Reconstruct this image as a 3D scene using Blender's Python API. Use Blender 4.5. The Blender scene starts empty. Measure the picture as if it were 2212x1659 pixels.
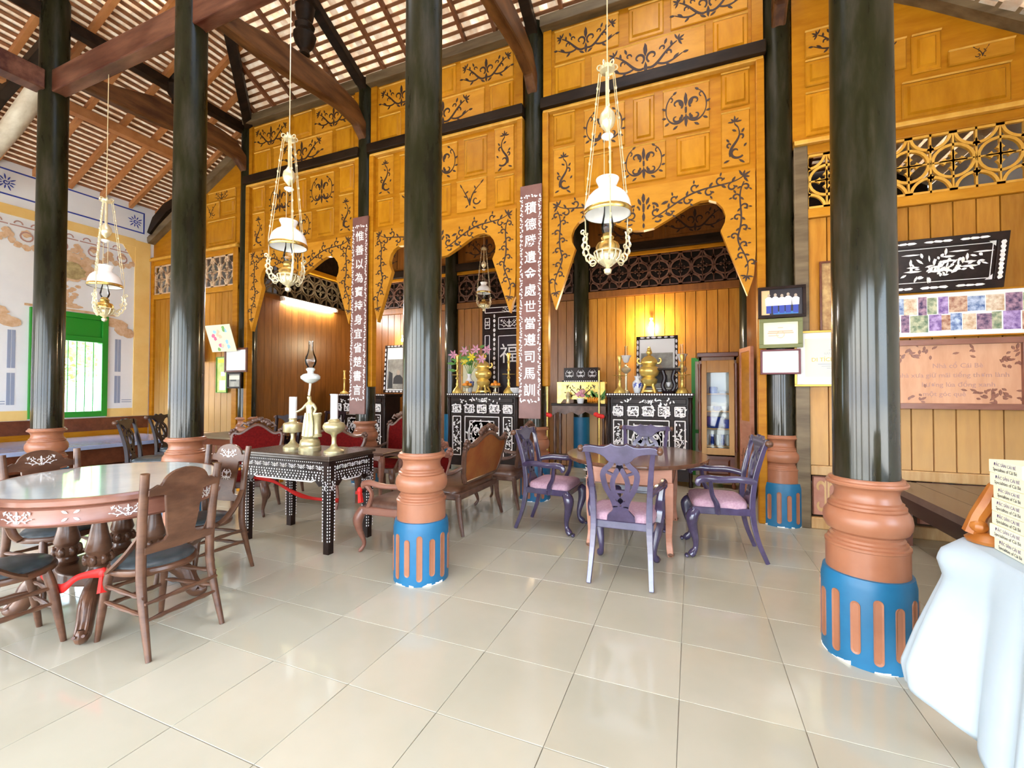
import bpy, math, random
from mathutils import Vector, Matrix, noise
R=random.Random(11)
PI=math.pi
S=bpy.context.scene; COL=S.collection
# ---------------------------------------------------------------- camera
YAW,PITCH,ROLL=math.radians(22.2),math.radians(1.0),math.radians(0.1)
fwd=Vector((-math.sin(YAW)*math.cos(PITCH),math.cos(YAW)*math.cos(PITCH),math.sin(PITCH)))
rgt=Vector((math.cos(YAW),math.sin(YAW),0)); upv=rgt.cross(fwd)
rgt,upv=math.cos(ROLL)*rgt+math.sin(ROLL)*upv, math.cos(ROLL)*upv-math.sin(ROLL)*rgt
cd=bpy.data.cameras.new('camera'); cam=bpy.data.objects.new('camera',cd); COL.objects.link(cam)
cd.sensor_width=36; cd.lens=950/2212*36; cd.clip_start=.05
cam.matrix_world=Matrix(((rgt.x,upv.x,-fwd.x,0),(rgt.y,upv.y,-fwd.y,0),(rgt.z,upv.z,-fwd.z,1.43),(0,0,0,1)))
S.camera=cam
# ---------------------------------------------------------------- world, sun, exposure
W=bpy.data.worlds.new('World'); S.world=W; W.use_nodes=True
wn=W.node_tree; bg=wn.nodes['Background']
sky=wn.nodes.new('ShaderNodeTexSky'); sky.sky_type='NISHITA'; sky.sun_disc=False
sky.sun_elevation=math.radians(52); sky.sun_rotation=math.radians(215); sky.air_density=1.6; sky.dust_density=4.0; sky.ozone_density=.6
mixw=wn.nodes.new('ShaderNodeMix'); mixw.data_type='RGBA'; mixw.inputs[0].default_value=.55
mixw.inputs[7].default_value=(.50,.63,.82,1)
gam=wn.nodes.new('ShaderNodeMix'); gam.data_type='RGBA'; gam.blend_type='MULTIPLY'; gam.inputs[0].default_value=1; gam.inputs[7].default_value=(.13,.13,.13,1)
wn.links.new(sky.outputs[0],gam.inputs[6]); wn.links.new(gam.outputs[2],mixw.inputs[6]); wn.links.new(mixw.outputs[2],bg.inputs[0])
bg.inputs[1].default_value=7.0
sd=bpy.data.lights.new('sun','SUN'); sd.energy=6; sd.angle=.02; sd.color=(1,.95,.86)
so=bpy.data.objects.new('sun',sd); COL.objects.link(so); so.rotation_euler=(math.radians(-38),0,math.radians(12))
S.view_settings.view_transform='Standard'; S.view_settings.look='None'; S.view_settings.exposure=1.4; S.view_settings.gamma=1
S.view_settings.use_curve_mapping=False
S.cycles.use_denoising=True; S.cycles.max_bounces=10; S.cycles.diffuse_bounces=6; S.cycles.glossy_bounces=4; S.cycles.transmission_bounces=6; S.cycles.transparent_max_bounces=8
S.cycles.caustics_reflective=False; S.cycles.caustics_refractive=False; S.cycles.sample_clamp_indirect=6
# ---------------------------------------------------------------- materials
MATS={}
def mat(name,col,rough=.5,metal=0,col2=None,scale=(6,6,6),detail=4,rnd=0,bump=0,bscale=None,lo=.35,hi=.65,emit=0,coat=0,wear=None,spec=None):
    if name in MATS: return MATS[name]
    m=bpy.data.materials.new(name); m.use_nodes=True; t=m.node_tree; b=t.nodes['Principled BSDF']
    b.inputs['Roughness'].default_value=rough; b.inputs['Metallic'].default_value=metal
    if spec is not None: b.inputs['Specular IOR Level'].default_value=spec
    if coat: b.inputs['Coat Weight'].default_value=coat; b.inputs['Coat Roughness'].default_value=.08
    c=(*col,1); out=None
    if col2 is not None or bump:
        tc=t.nodes.new('ShaderNodeTexCoord'); mp=t.nodes.new('ShaderNodeMapping'); mp.inputs['Scale'].default_value=scale
        t.links.new(tc.outputs['Object'],mp.inputs[0])
        if rnd:
            oi=t.nodes.new('ShaderNodeObjectInfo'); cb=t.nodes.new('ShaderNodeCombineXYZ'); ml=t.nodes.new('ShaderNodeMath'); ml.operation='MULTIPLY'; ml.inputs[1].default_value=37
            t.links.new(oi.outputs['Random'],ml.inputs[0]); 
            for k in range(3): t.links.new(ml.outputs[0],cb.inputs[k])
            t.links.new(cb.outputs[0],mp.inputs['Location'])
        nz=t.nodes.new('ShaderNodeTexNoise'); nz.inputs['Scale'].default_value=1; nz.inputs['Detail'].default_value=detail; nz.inputs['Roughness'].default_value=.6
        t.links.new(mp.outputs[0],nz.inputs[0])
        if col2 is not None:
            rp=t.nodes.new('ShaderNodeValToRGB'); rp.color_ramp.elements[0].position=lo; rp.color_ramp.elements[1].position=hi
            rp.color_ramp.elements[0].color=c; rp.color_ramp.elements[1].color=(*col2,1)
            t.links.new(nz.outputs['Fac'],rp.inputs[0]); out=rp.outputs[0]
        if bump:
            bp=t.nodes.new('ShaderNodeBump'); bp.inputs['Strength'].default_value=bump; bp.inputs['Distance'].default_value=.01
            t.links.new(nz.outputs['Fac'],bp.inputs['Height']); t.links.new(bp.outputs[0],b.inputs['Normal'])
    if rnd:
        oi2=t.nodes.new('ShaderNodeObjectInfo'); mr=t.nodes.new('ShaderNodeMapRange'); mr.inputs['To Min'].default_value=1-rnd; mr.inputs['To Max'].default_value=1+rnd*.6
        t.links.new(oi2.outputs['Random'],mr.inputs[0]); mx=t.nodes.new('ShaderNodeMix'); mx.data_type='RGBA'; mx.blend_type='MULTIPLY'; mx.inputs[0].default_value=1
        if out: t.links.new(out,mx.inputs[6])
        else: mx.inputs[6].default_value=c
        t.links.new(mr.outputs[0],mx.inputs[7]); out=mx.outputs[2]
    if out: t.links.new(out,b.inputs['Base Color'])
    else: b.inputs['Base Color'].default_value=c
    if emit: b.inputs['Emission Color'].default_value=c; b.inputs['Emission Strength'].default_value=emit
    MATS[name]=m; return m
def pale_low(m,z0,z1,amount,col):  # mixes in a paler colour towards the bottom, edge broken by noise
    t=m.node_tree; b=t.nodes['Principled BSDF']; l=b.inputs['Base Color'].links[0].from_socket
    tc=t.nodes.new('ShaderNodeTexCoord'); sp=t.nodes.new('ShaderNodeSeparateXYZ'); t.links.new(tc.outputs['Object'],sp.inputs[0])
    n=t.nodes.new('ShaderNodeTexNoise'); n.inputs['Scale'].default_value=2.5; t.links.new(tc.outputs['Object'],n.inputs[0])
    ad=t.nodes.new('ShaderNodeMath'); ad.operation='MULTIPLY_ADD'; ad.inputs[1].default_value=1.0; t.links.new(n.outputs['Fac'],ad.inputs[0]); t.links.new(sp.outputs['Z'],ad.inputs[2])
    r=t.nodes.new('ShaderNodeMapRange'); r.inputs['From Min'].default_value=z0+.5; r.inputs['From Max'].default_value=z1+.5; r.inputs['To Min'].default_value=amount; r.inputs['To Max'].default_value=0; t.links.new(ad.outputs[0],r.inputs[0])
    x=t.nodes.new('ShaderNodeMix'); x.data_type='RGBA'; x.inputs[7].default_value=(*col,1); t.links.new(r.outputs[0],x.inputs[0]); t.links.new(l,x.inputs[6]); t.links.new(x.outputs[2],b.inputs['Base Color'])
def glass(name):
    m=bpy.data.materials.new(name); m.use_nodes=True; t=m.node_tree; t.nodes.remove(t.nodes['Principled BSDF']); o=[n for n in t.nodes if n.type=='OUTPUT_MATERIAL'][0]
    tr=t.nodes.new('ShaderNodeBsdfTransparent'); tr.inputs[0].default_value=(.95,.97,.96,1); gl=t.nodes.new('ShaderNodeBsdfGlossy'); gl.inputs['Roughness'].default_value=.03
    fr=t.nodes.new('ShaderNodeFresnel'); fr.inputs[0].default_value=1.5; mx=t.nodes.new('ShaderNodeMixShader')
    t.links.new(fr.outputs[0],mx.inputs[0]); t.links.new(tr.outputs[0],mx.inputs[1]); t.links.new(gl.outputs[0],mx.inputs[2]); t.links.new(mx.outputs[0],o.inputs[0])
    MATS[name]=m; return m
M=dict(
 orange=mat('orange_wood',(.38,.140,.004),.36,col2=(.48,.200,.008),scale=(3,3,14),rnd=.12,spec=.2),
 orange_h=mat('orange_wood_panel',(.43,.168,.005),.33,col2=(.54,.235,.010),scale=(10,3,3),rnd=.12,spec=.22),
 gold=mat('pale_edge_wood',(.60,.30,.035),.35,col2=(.72,.40,.07),scale=(8,3,3),spec=.4),
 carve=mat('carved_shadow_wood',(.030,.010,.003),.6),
 arch=mat('arch_wood',(.46,.190,.010),.36,col2=(.57,.255,.020),scale=(3,3,9),rnd=.08,spec=.22),
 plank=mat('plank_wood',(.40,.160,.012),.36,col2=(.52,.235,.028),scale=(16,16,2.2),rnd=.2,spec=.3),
 plank_pale=mat('pale_plank_wood',(.55,.31,.11),.45,col2=(.70,.46,.22),scale=(16,16,2.2),rnd=.16),
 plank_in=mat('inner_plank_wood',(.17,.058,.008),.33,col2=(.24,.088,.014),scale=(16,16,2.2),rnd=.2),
 dark=mat('dark_beam_wood',(.010,.005,.002),.45,col2=(.026,.014,.007),scale=(2,9,9),spec=.15),
 red=mat('red_brown_beam',(.055,.012,.006),.3,col2=(.17,.07,.04),scale=(1.5,8,8),spec=.35),
 brownbeam=mat('brown_curved_beam',(.055,.018,.006),.36,col2=(.16,.066,.022),scale=(7,1.6,8),spec=.3),
 grey=mat('grey_plate_wood',(.10,.065,.03),.5,col2=(.19,.135,.07),scale=(1.5,9,9)),
 rafter=mat('rafter_wood',(.16,.05,.014),.5,col2=(.25,.09,.028),scale=(4,2,8),rnd=.2),
 rafter2=mat('orange_rafter_wood',(.42,.16,.045),.5,col2=(.55,.24,.08),scale=(2,6,6),rnd=.15),
 batten=mat('batten_wood',(.20,.075,.025),.6,col2=(.32,.13,.05),scale=(2,9,9)),
 tile=mat('roof_tile_clay',(.86,.68,.50),.65,col2=(.97,.90,.78),scale=(9,9,9),rnd=.24),
 floor=mat('floor_tile_glaze',(.465,.435,.330),.09,col2=(.525,.488,.378),scale=(1.2,1.2,1.2),rnd=.05,coat=.2),
 grout=mat('floor_grout',(.42,.37,.29),.6),
 terra=mat('terracotta_paint',(.33,.125,.062),.33,col2=(.38,.155,.082),scale=(5,5,5)),
 blue=mat('blue_paint',(.008,.12,.25),.42,col2=(.012,.15,.31),scale=(4,4,4)),
 whitewash=mat('white_plaster',(.78,.80,.82),.7,col2=(.84,.86,.87),scale=(1.5,1.5,1.5)),
 yellow=mat('yellow_paint',(.83,.55,.17),.6,col2=(.88,.62,.22),scale=(3,3,3)),
 blueline=mat('blue_line_paint',(.03,.06,.36),.6), greyline=mat('grey_line_paint',(.30,.35,.47),.6),
 tan=mat('tan_stencil_paint',(.60,.37,.20),.7,col2=(.74,.54,.36),scale=(14,14,14)), tan2=mat('mauve_stencil_paint',(.45,.26,.22),.7),
 olive=mat('olive_stencil_paint',(.30,.22,.09),.7,col2=(.55,.45,.22),scale=(10,10,10)),
 green=mat('green_paint',(.012,.26,.018),.4),
 mahog=mat('mahogany',(.10,.024,.008),.3,col2=(.16,.045,.018),scale=(3,12,12)),
 inlaywood=mat('inlaid_dark_wood',(.014,.007,.005),.3,col2=(.028,.014,.010),scale=(8,8,8),spec=.18),
 pearl=mat('mother_of_pearl',(.80,.78,.70),.25,col2=(.95,.90,.95),scale=(30,30,30)),
 brass=mat('brass',(.75,.52,.16),.26,metal=.9,col2=(.60,.40,.11),scale=(12,12,12)),
 lampbrass=mat('aged_lamp_brass',(.50,.42,.20),.3,metal=.5,col2=(.62,.54,.32),scale=(14,14,14)),
 gilt=mat('gilt_bronze',(.82,.58,.13),.3,metal=.6,col2=(.92,.70,.22),scale=(12,12,12)),
 palebrass=mat('pale_brass',(.78,.68,.40),.32,metal=.55,col2=(.86,.78,.55),scale=(14,14,14)),
 opal=mat('opal_glass',(.95,.94,.92),.22,coat=.3), glass=glass('clear_glass'),
 chairblue=mat('purple_brown_lacquer',(.044,.032,.072),.2,col2=(.078,.058,.122),scale=(6,6,6),coat=.7),
 chairblack=mat('near_black_lacquer',(.022,.011,.014),.25,spec=.25),
 pinkcloth=mat('pink_seat_cloth',(.44,.25,.33),.85,col2=(.55,.36,.43),scale=(60,60,60),bump=.3),
 walnut=mat('worn_walnut',(.082,.033,.017),.28,col2=(.16,.072,.038),scale=(6,6,14)),
 leather=mat('dark_grey_leather',(.045,.055,.06),.3,col2=(.075,.09,.10),scale=(20,20,20)),
 marble=mat('grey_marble',(.62,.68,.66),.08,col2=(.74,.78,.75),scale=(3,3,3),coat=.5),
 apron=mat('pink_brown_wood',(.22,.085,.055),.28,col2=(.30,.13,.085),scale=(3,3,12)),
 redcloth=mat('dark_red_velvet',(.085,.002,.002),.8,col2=(.13,.004,.003),scale=(40,40,40),spec=.08),
 orangecloth=mat('worn_orange_leather',(.26,.06,.012),.5,col2=(.34,.12,.025),scale=(4,4,4)),
 carvedwood=mat('carved_rosewood',(.075,.030,.018),.32,col2=(.16,.078,.05),scale=(9,9,9)),
 tablewood=mat('polished_table_wood',(.13,.055,.030),.16,col2=(.18,.08,.045),scale=(12,2,2),coat=.3),
 tablepink=mat('pale_table_wood',(.48,.20,.12),.35,col2=(.58,.28,.19),scale=(3,3,12)),
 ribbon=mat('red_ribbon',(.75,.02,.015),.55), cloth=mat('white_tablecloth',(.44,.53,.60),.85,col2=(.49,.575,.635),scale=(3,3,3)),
 box=mat('cream_carton',(.90,.87,.62),.6,rnd=.04), ink=mat('dark_ink',(.05,.05,.07),.6), inkp=mat('purple_ink',(.14,.10,.22),.6), white=mat('white_paper',(.92,.92,.90),.6),
 carvedstand=mat('orange_carved_wood',(.34,.10,.012),.35,col2=(.46,.17,.03),scale=(8,8,8)),
 porcelain=mat('white_porcelain',(.85,.87,.9),.15,coat=.3), cobalt=mat('cobalt_glaze',(.02,.06,.42),.2),
 leaf=mat('leaf_green',(.05,.20,.02),.5,col2=(.12,.34,.04),scale=(5,5,5)), pinkpetal=mat('pink_petal',(.78,.38,.52),.6), yellowpetal=mat('yellow_petal',(.95,.78,.03),.5),
 orangefruit=mat('orange_fruit',(.85,.30,.02),.45), photo=mat('grey_photo_print',(.20,.19,.16),.4,col2=(.42,.40,.34),scale=(5,5,5)), ink2=mat('charcoal_print',(.03,.03,.03),.5), skin=mat('print_skin',(.45,.36,.28),.6),
 gravel=mat('bright_paving',(.62,.58,.50),.8,col2=(.70,.66,.58),scale=(1,1,1)),
 bark=mat('tree_bark',(.12,.08,.05),.9), foliage=mat('tree_foliage',(.22,.42,.07),.6,col2=(.45,.62,.20),scale=(3,3,3)),
)
def colgreen():
    m=bpy.data.materials.new('column_lacquer'); m.use_nodes=True; t=m.node_tree; b=t.nodes['Principled BSDF']
    tc=t.nodes.new('ShaderNodeTexCoord'); mp=t.nodes.new('ShaderNodeMapping'); mp.inputs['Scale'].default_value=(7,7,1.4)
    n=t.nodes.new('ShaderNodeTexNoise'); n.inputs['Scale'].default_value=1; n.inputs['Detail'].default_value=6; n.inputs['Roughness'].default_value=.65
    r=t.nodes.new('ShaderNodeValToRGB'); e=r.color_ramp.elements
    e[0].position=.3; e[0].color=(.008,.006,.004,1); e[1].position=.75; e[1].color=(.046,.038,.026,1)
    x=e.new(.5); x.color=(.017,.016,.006,1)
    t.links.new(tc.outputs['Object'],mp.inputs[0]); t.links.new(mp.outputs[0],n.inputs[0]); t.links.new(n.outputs['Fac'],r.inputs[0]); t.links.new(r.outputs[0],b.inputs['Base Color'])
    rr=t.nodes.new('ShaderNodeMapRange'); rr.inputs['From Min'].default_value=.3; rr.inputs['From Max'].default_value=.7; rr.inputs['To Min'].default_value=.10; rr.inputs['To Max'].default_value=.30
    sp=t.nodes.new('ShaderNodeSeparateXYZ'); t.links.new(tc.outputs['Object'],sp.inputs[0]); pz=t.nodes.new('ShaderNodeMapRange'); pz.inputs['From Min'].default_value=1.5; pz.inputs['From Max'].default_value=3.2; pz.inputs['To Min'].default_value=1; pz.inputs['To Max'].default_value=.0; t.links.new(sp.outputs['Z'],pz.inputs[0]); t.links.new(pz.outputs[0],b.inputs['Coat Weight']); b.inputs['Coat Roughness'].default_value=.11; b.inputs['Specular IOR Level'].default_value=.1; rr.inputs['To Min'].default_value=.2; rr.inputs['To Max'].default_value=.45; t.links.new(n.outputs['Fac'],rr.inputs[0]); t.links.new(rr.outputs[0],b.inputs['Roughness'])
    return m
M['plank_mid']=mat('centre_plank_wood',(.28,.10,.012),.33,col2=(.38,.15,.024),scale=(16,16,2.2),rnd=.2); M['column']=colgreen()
_t=M['tile'].node_tree; _b=_t.nodes['Principled BSDF']; _o=[n for n in _t.nodes if n.type=='OUTPUT_MATERIAL'][0]; _tr=_t.nodes.new('ShaderNodeBsdfTranslucent'); _mx=_t.nodes.new('ShaderNodeMixShader'); _mx.inputs[0].default_value=.22  # translucency added to the clay tiles so sun and sky brighten them
_t.links.new(_b.inputs['Base Color'].links[0].from_socket,_tr.inputs[0]); _t.links.new(_b.outputs[0],_mx.inputs[1]); _t.links.new(_tr.outputs[0],_mx.inputs[2]); _t.links.new(_mx.outputs[0],_o.inputs[0])
M['litlog']=mat('lit_log_wood',(.42,.35,.25),.5,col2=(.60,.54,.42),scale=(2,8,8)); pale_low(M['plank'],.7,2.1,.6,(.66,.45,.22))
# ---------------------------------------------------------------- mesh builder
def PM(o,u,v):
    u=Vector(u).normalized(); v=Vector(v).normalized(); n=u.cross(v); o=Vector(o)
    return Matrix(((u.x,v.x,n.x,o.x),(u.y,v.y,n.y,o.y),(u.z,v.z,n.z,o.z),(0,0,0,1)))
def WY(x,y,z): return PM((x,y,z),(1,0,0),(0,0,1))        # a plane facing -y
def RZ(a): return Matrix.Rotation(a,4,'Z')
def TR(x,y,z): return Matrix.Translation((x,y,z))
class MB:
    def __init__(s): s.v=[]; s.f=[]
    def add(s,vs,fs,m=None):
        k=len(s.v)
        s.v+= [tuple(m@Vector(p)) for p in vs] if m is not None else [tuple(p) for p in vs]
        s.f+= [tuple(i+k for i in f) for f in fs]; return s
    def box(s,x0,x1,y0,y1,z0,z1,m=None):
        return s.add([(x0,y0,z0),(x1,y0,z0),(x1,y1,z0),(x0,y1,z0),(x0,y0,z1),(x1,y0,z1),(x1,y1,z1),(x0,y1,z1)],
          [(0,3,2,1),(4,5,6,7),(0,1,5,4),(1,2,6,5),(2,3,7,6),(3,0,4,7)],m)
    def frus(s,x0,x1,y0,y1,z0,z1,i,m=None):   # box whose +z face is inset by i (raised panel)
        return s.add([(x0,y0,z0),(x1,y0,z0),(x1,y1,z0),(x0,y1,z0),(x0+i,y0+i,z1),(x1-i,y0+i,z1),(x1-i,y1-i,z1),(x0+i,y1-i,z1)],
          [(0,3,2,1),(4,5,6,7),(0,1,5,4),(1,2,6,5),(2,3,7,6),(3,0,4,7)],m)
    def lathe(s,prof,n=20,m=None,cap=True):
        vs=[];fs=[]
        for r,z in prof:
            for k in range(n): a=2*PI*k/n; vs.append((r*math.cos(a),r*math.sin(a),z))
        for i in range(len(prof)-1):
            for k in range(n): fs.append((i*n+k,i*n+(k+1)%n,(i+1)*n+(k+1)%n,(i+1)*n+k))
        if cap:
            fs.append(tuple(range(n-1,-1,-1))); fs.append(tuple((len(prof)-1)*n+k for k in range(n)))
        return s.add(vs,fs,m)
    def tube(s,pts,rad,n=8,m=None,flat=None,caps=True,rot=0):   # flat=(a,b): elliptic section factors
        pts=[Vector(p) for p in pts]; N=len(pts); vs=[];fs=[]
        if not hasattr(rad,'__len__'): rad=[rad]*N
        prev=None
        for i,p in enumerate(pts):
            d=(pts[min(i+1,N-1)]-pts[max(i-1,0)])
            d=d.normalized() if d.length>1e-9 else Vector((0,0,1))
            if prev is None:
                a=Vector((0,0,1)) if abs(d.z)<.9 else Vector((1,0,0)); u=a.cross(d).normalized()
            else:
                u=prev-d*prev.dot(d); u=u.normalized() if u.length>1e-6 else prev
            prev=u; w=d.cross(u); fa,fb=flat or (1,1)
            for k in range(n):
                a=2*PI*(k+.5)/n+rot; vs.append(tuple(p+(u*math.cos(a)*fa+w*math.sin(a)*fb)*rad[i]))
        for i in range(N-1):
            for k in range(n): fs.append((i*n+k,i*n+(k+1)%n,(i+1)*n+(k+1)%n,(i+1)*n+k))
        if caps: fs.append(tuple(range(n-1,-1,-1))); fs.append(tuple((N-1)*n+k for k in range(n)))
        return s.add(vs,fs,m)
    def ext(s,poly,t0,t1,m=None):
        n=len(poly); A=sum(poly[i][0]*poly[(i+1)%n][1]-poly[(i+1)%n][0]*poly[i][1] for i in range(n))
        if A<0: poly=poly[::-1]
        vs=[(x,y,t0) for x,y in poly]+[(x,y,t1) for x,y in poly]
        fs=[tuple(range(n-1,-1,-1)),tuple(range(n,2*n))]+[(i,(i+1)%n,n+(i+1)%n,n+i) for i in range(n)]
        return s.add(vs,fs,m)
    def band(s,pts,w,t0,t1,m=None,skip=0,closed=False):  # 2D stroke, extruded
        N=len(pts)
        if not hasattr(w,'__len__'): w=[w]*N
        L=[];Q=[]
        for i in range(N):
            if closed: a=pts[(i-1)%N]; b=pts[(i+1)%N]
            else: a=pts[max(i-1,0)]; b=pts[min(i+1,N-1)]
            dx,dy=b[0]-a[0],b[1]-a[1]; l=math.hypot(dx,dy) or 1; nx,ny=-dy/l*w[i]/2,dx/l*w[i]/2
            L.append((pts[i][0]+nx,pts[i][1]+ny)); Q.append((pts[i][0]-nx,pts[i][1]-ny))
        vs=[(x,y,t1) for x,y in L]+[(x,y,t1) for x,y in Q]+[(x,y,t0) for x,y in L]+[(x,y,t0) for x,y in Q]; fs=[]
        for i in range(N if closed else N-1):
            if skip and i%skip==skip-1: continue
            j=(i+1)%N
            fs+=[(i,N+i,N+j,j),(2*N+i,i,j,2*N+j),(N+i,3*N+i,3*N+j,N+j)]
            if t1-t0>.004: fs.append((2*N+j,3*N+j,3*N+i,2*N+i))
        if not closed and t1-t0>.004: fs+=[(0,2*N,3*N,N),(N-1,2*N-1,4*N-1,3*N-1)]
        return s.add(vs,fs,m)
    def sph(s,c,r,n=12,k=8,sc=(1,1,1),m=None):
        prof=[(max(r*math.sin(PI*i/k),1e-4),-r*math.cos(PI*i/k)) for i in range(k+1)]
        mm=TR(*c)@Matrix.Diagonal((*sc,1))
        return s.lathe(prof,n,(m@mm) if m is not None else mm)
    def build(s,name,material,parent=None,smooth=True,ang=.7,loc=None,rot=None,bevel=0,sub=0):
        me=bpy.data.meshes.new(name); me.from_pydata(s.v,[],s.f); me.validate()
        if isinstance(material,str): material=M[material]
        me.materials.append(material)
        if smooth and len(me.polygons):
            me.polygons.foreach_set('use_smooth',[True]*len(me.polygons)); me.set_sharp_from_angle(angle=ang)
        me.update()
        o=bpy.data.objects.new(name,me); COL.objects.link(o)
        if parent: o.parent=parent
        if loc: o.location=loc
        if rot is not None: o.rotation_euler=(0,0,rot)
        if bevel:
            b=o.modifiers.new('bevel','BEVEL'); b.width=bevel; b.segments=2; b.limit_method='ANGLE'
        if sub:
            b=o.modifiers.new('sub','SUBSURF'); b.levels=sub; b.render_levels=sub
        return o
def tag(o,label=None,cat=None,group=None,kind=None):
    if label: o['label']=label
    if cat: o['category']=cat
    if group: o['group']=group
    if kind: o['kind']=kind
    return o
def empty(name,loc=(0,0,0),rz=0,label=None,cat=None,group=None,kind=None,rot=None):
    o=bpy.data.objects.new(name,None); COL.objects.link(o); o.location=loc; o.rotation_euler=rot or (0,0,rz); o.empty_display_size=.1
    return tag(o,label,cat,group,kind)
def inst(src,name,parent,loc=(0,0,0),rz=0,sc=None):
    o=src.copy(); o.name=name; COL.objects.link(o); o.parent=parent; o.location=loc; o.rotation_euler=(0,0,rz)
    if sc: o.scale=sc
    return o
KIDS=None
def copy_tree(o,parent=None):
    c=o.copy(); COL.objects.link(c); c.parent=parent
    for ch in [x for x in bpy.data.objects if x.parent==o]: copy_tree(ch,c)
    return c
def place(o,loc,rz=0,label=None,group=None):
    o.location=loc; o.rotation_euler=(0,0,rz)
    if label: o['label']=label
    if group: o['group']=group
    return o
def text(name,body,size,m,material,parent=None,ext=.001,space=1.0,align='CENTER',sx=1,off=0):
    cu=bpy.data.curves.new(name,'FONT'); cu.body=body; cu.size=size; cu.extrude=ext; cu.align_x=align; cu.align_y='CENTER'; cu.space_line=space
    cu.resolution_u=2; cu.offset=off
    cu.materials.append(M[material] if isinstance(material,str) else material)
    o=bpy.data.objects.new(name,cu); COL.objects.link(o)
    me=bpy.data.meshes.new_from_object(o.evaluated_get(bpy.context.evaluated_depsgraph_get())); bpy.data.objects.remove(o); bpy.data.curves.remove(cu)
    o=bpy.data.objects.new(name,me); COL.objects.link(o)
    if parent: o.parent=parent
    o.matrix_local=m@Matrix.Diagonal((sx,1,1,1)); return o
# ---------------------------------------------------------------- ornament strokes (2D)
def spir(cx,cy,r0,r1,a0,a1,n=14): return [(cx+(r0+(r1-r0)*i/n)*math.cos(a0+(a1-a0)*i/n),cy+(r0+(r1-r0)*i/n)*math.sin(a0+(a1-a0)*i/n)) for i in range(n+1)]
def bez(a,b,c,d,n=10):
    o=[]
    for i in range(n+1):
        t=i/n; k=1-t; o.append((k**3*a[0]+3*k*k*t*b[0]+3*k*t*t*c[0]+t**3*d[0],k**3*a[1]+3*k*k*t*b[1]+3*k*t*t*c[1]+t**3*d[1]))
    return o
class Orn:
    def __init__(s): s.st=[]; s.lf=[]
    def stroke(s,p,w0=.02,w1=None,skip=0): s.st.append((p,w0,w0 if w1 is None else w1,skip)); return s
    def leaf(s,x,y,a,l,w): s.lf.append((x,y,a,l,w)); return s
    def mirror(s):
        s.st+=[([(-x,y) for x,y in p],a,b,k) for p,a,b,k in s.st]; s.lf+=[(-x,y,PI-a,l,w) for x,y,a,l,w in s.lf]; return s
    def flower(s,x,y,a,r):
        for k in range(5): s.leaf(x,y,a+(k-2)*.75,r*(1 if k%2==0 else .8),r*.38)
        return s
    def emit(s,mb,m,sc=1,t=.002):
        for q_,(p,a,b,k) in enumerate(s.st):
            N=len(p); tt=t*(.97-.03*(q_%12)); w=[ 1.55*(a+(b-a)*i/(N-1))*sc*(.55+.45*math.sin(PI*min(1,(i+.6)/N*1.0))) for i in range(N)]
            mb.band([(x*sc,y*sc) for x,y in p],w,-t,tt,m,skip=k)
        for q_,(x,y,a,l,w) in enumerate(s.lf):
            c,d=math.cos(a),math.sin(a); w*=.75; tt=t*(1+.035*(q_%24)); pts=[(0,0),(.3,.42),(.6,.5),(1,.12),(.8,-.32),(.4,-.45)]
            mb.ext([((x+l*px*c-w*py*d)*sc,(y+l*px*d+w*py*c)*sc) for px,py in pts],t*.2,tt,m)
        return mb
def motif_tall():
    o=Orn(); o.stroke(spir(.03,-.50,.05,.27,.6,5.6,22),.03,.075); o.stroke(bez((-.17,-.66),(-.30,-.25),(.28,-.12),(.10,.36)),.075,.035)
    o.stroke(bez((.10,.36),(.06,.5),(-.05,.5),(-.02,.62)),.035,.025); o.flower(-.02,.62,PI/2,.24)
    o.stroke(spir(.17,.06,.03,.11,3.6,-1.2,12),.03,.05); o.stroke(spir(-.2,-.22,.03,.10,-.2,4.6,12),.03,.05)
    for x,y,a,l in ((-.2,-.12,2.2,.18),(.2,.18,1.0,.18),(.04,.26,2.6,.17),(-.2,-.78,3.5,.22),(.10,-.80,5.6,.26),(.27,-.36,.9,.16)): o.leaf(x,y,a,l,.11)
    return o
def motif_crest():
    o=Orn()
    o.stroke(spir(.34,.26,.05,.25,-1.0,4.0,18),.03,.075).stroke(spir(.36,-.28,.05,.22,1.6,-3.6,18),.03,.07)
    o.stroke(bez((.05,-.30),(.2,-.62),(.62,-.58),(.74,-.12)),.06,.035).stroke(bez((.74,-.12),(.80,.2),(.72,.5),(.5,.68)),.035,.03)
    o.stroke(spir(.60,.52,.03,.12,0,4.5,10),.03,.04)
    for x,y,a,l in ((.14,.12,1.1,.30),(.62,-.42,-.5,.22),(.74,.12,.5,.2),(.5,.68,2.5,.2),(.30,-.60,-.6,.24),(.10,-.22,-.7,.22),(.74,-.22,.1,.18)): o.leaf(x,y,a,l,.13)
    o.mirror(); o.leaf(0,.1,PI/2,.60,.20).leaf(0,-.15,-PI/2,.58,.18).stroke([(0,.1),(0,-.02),(0,-.15)],.06)
    return o
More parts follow.
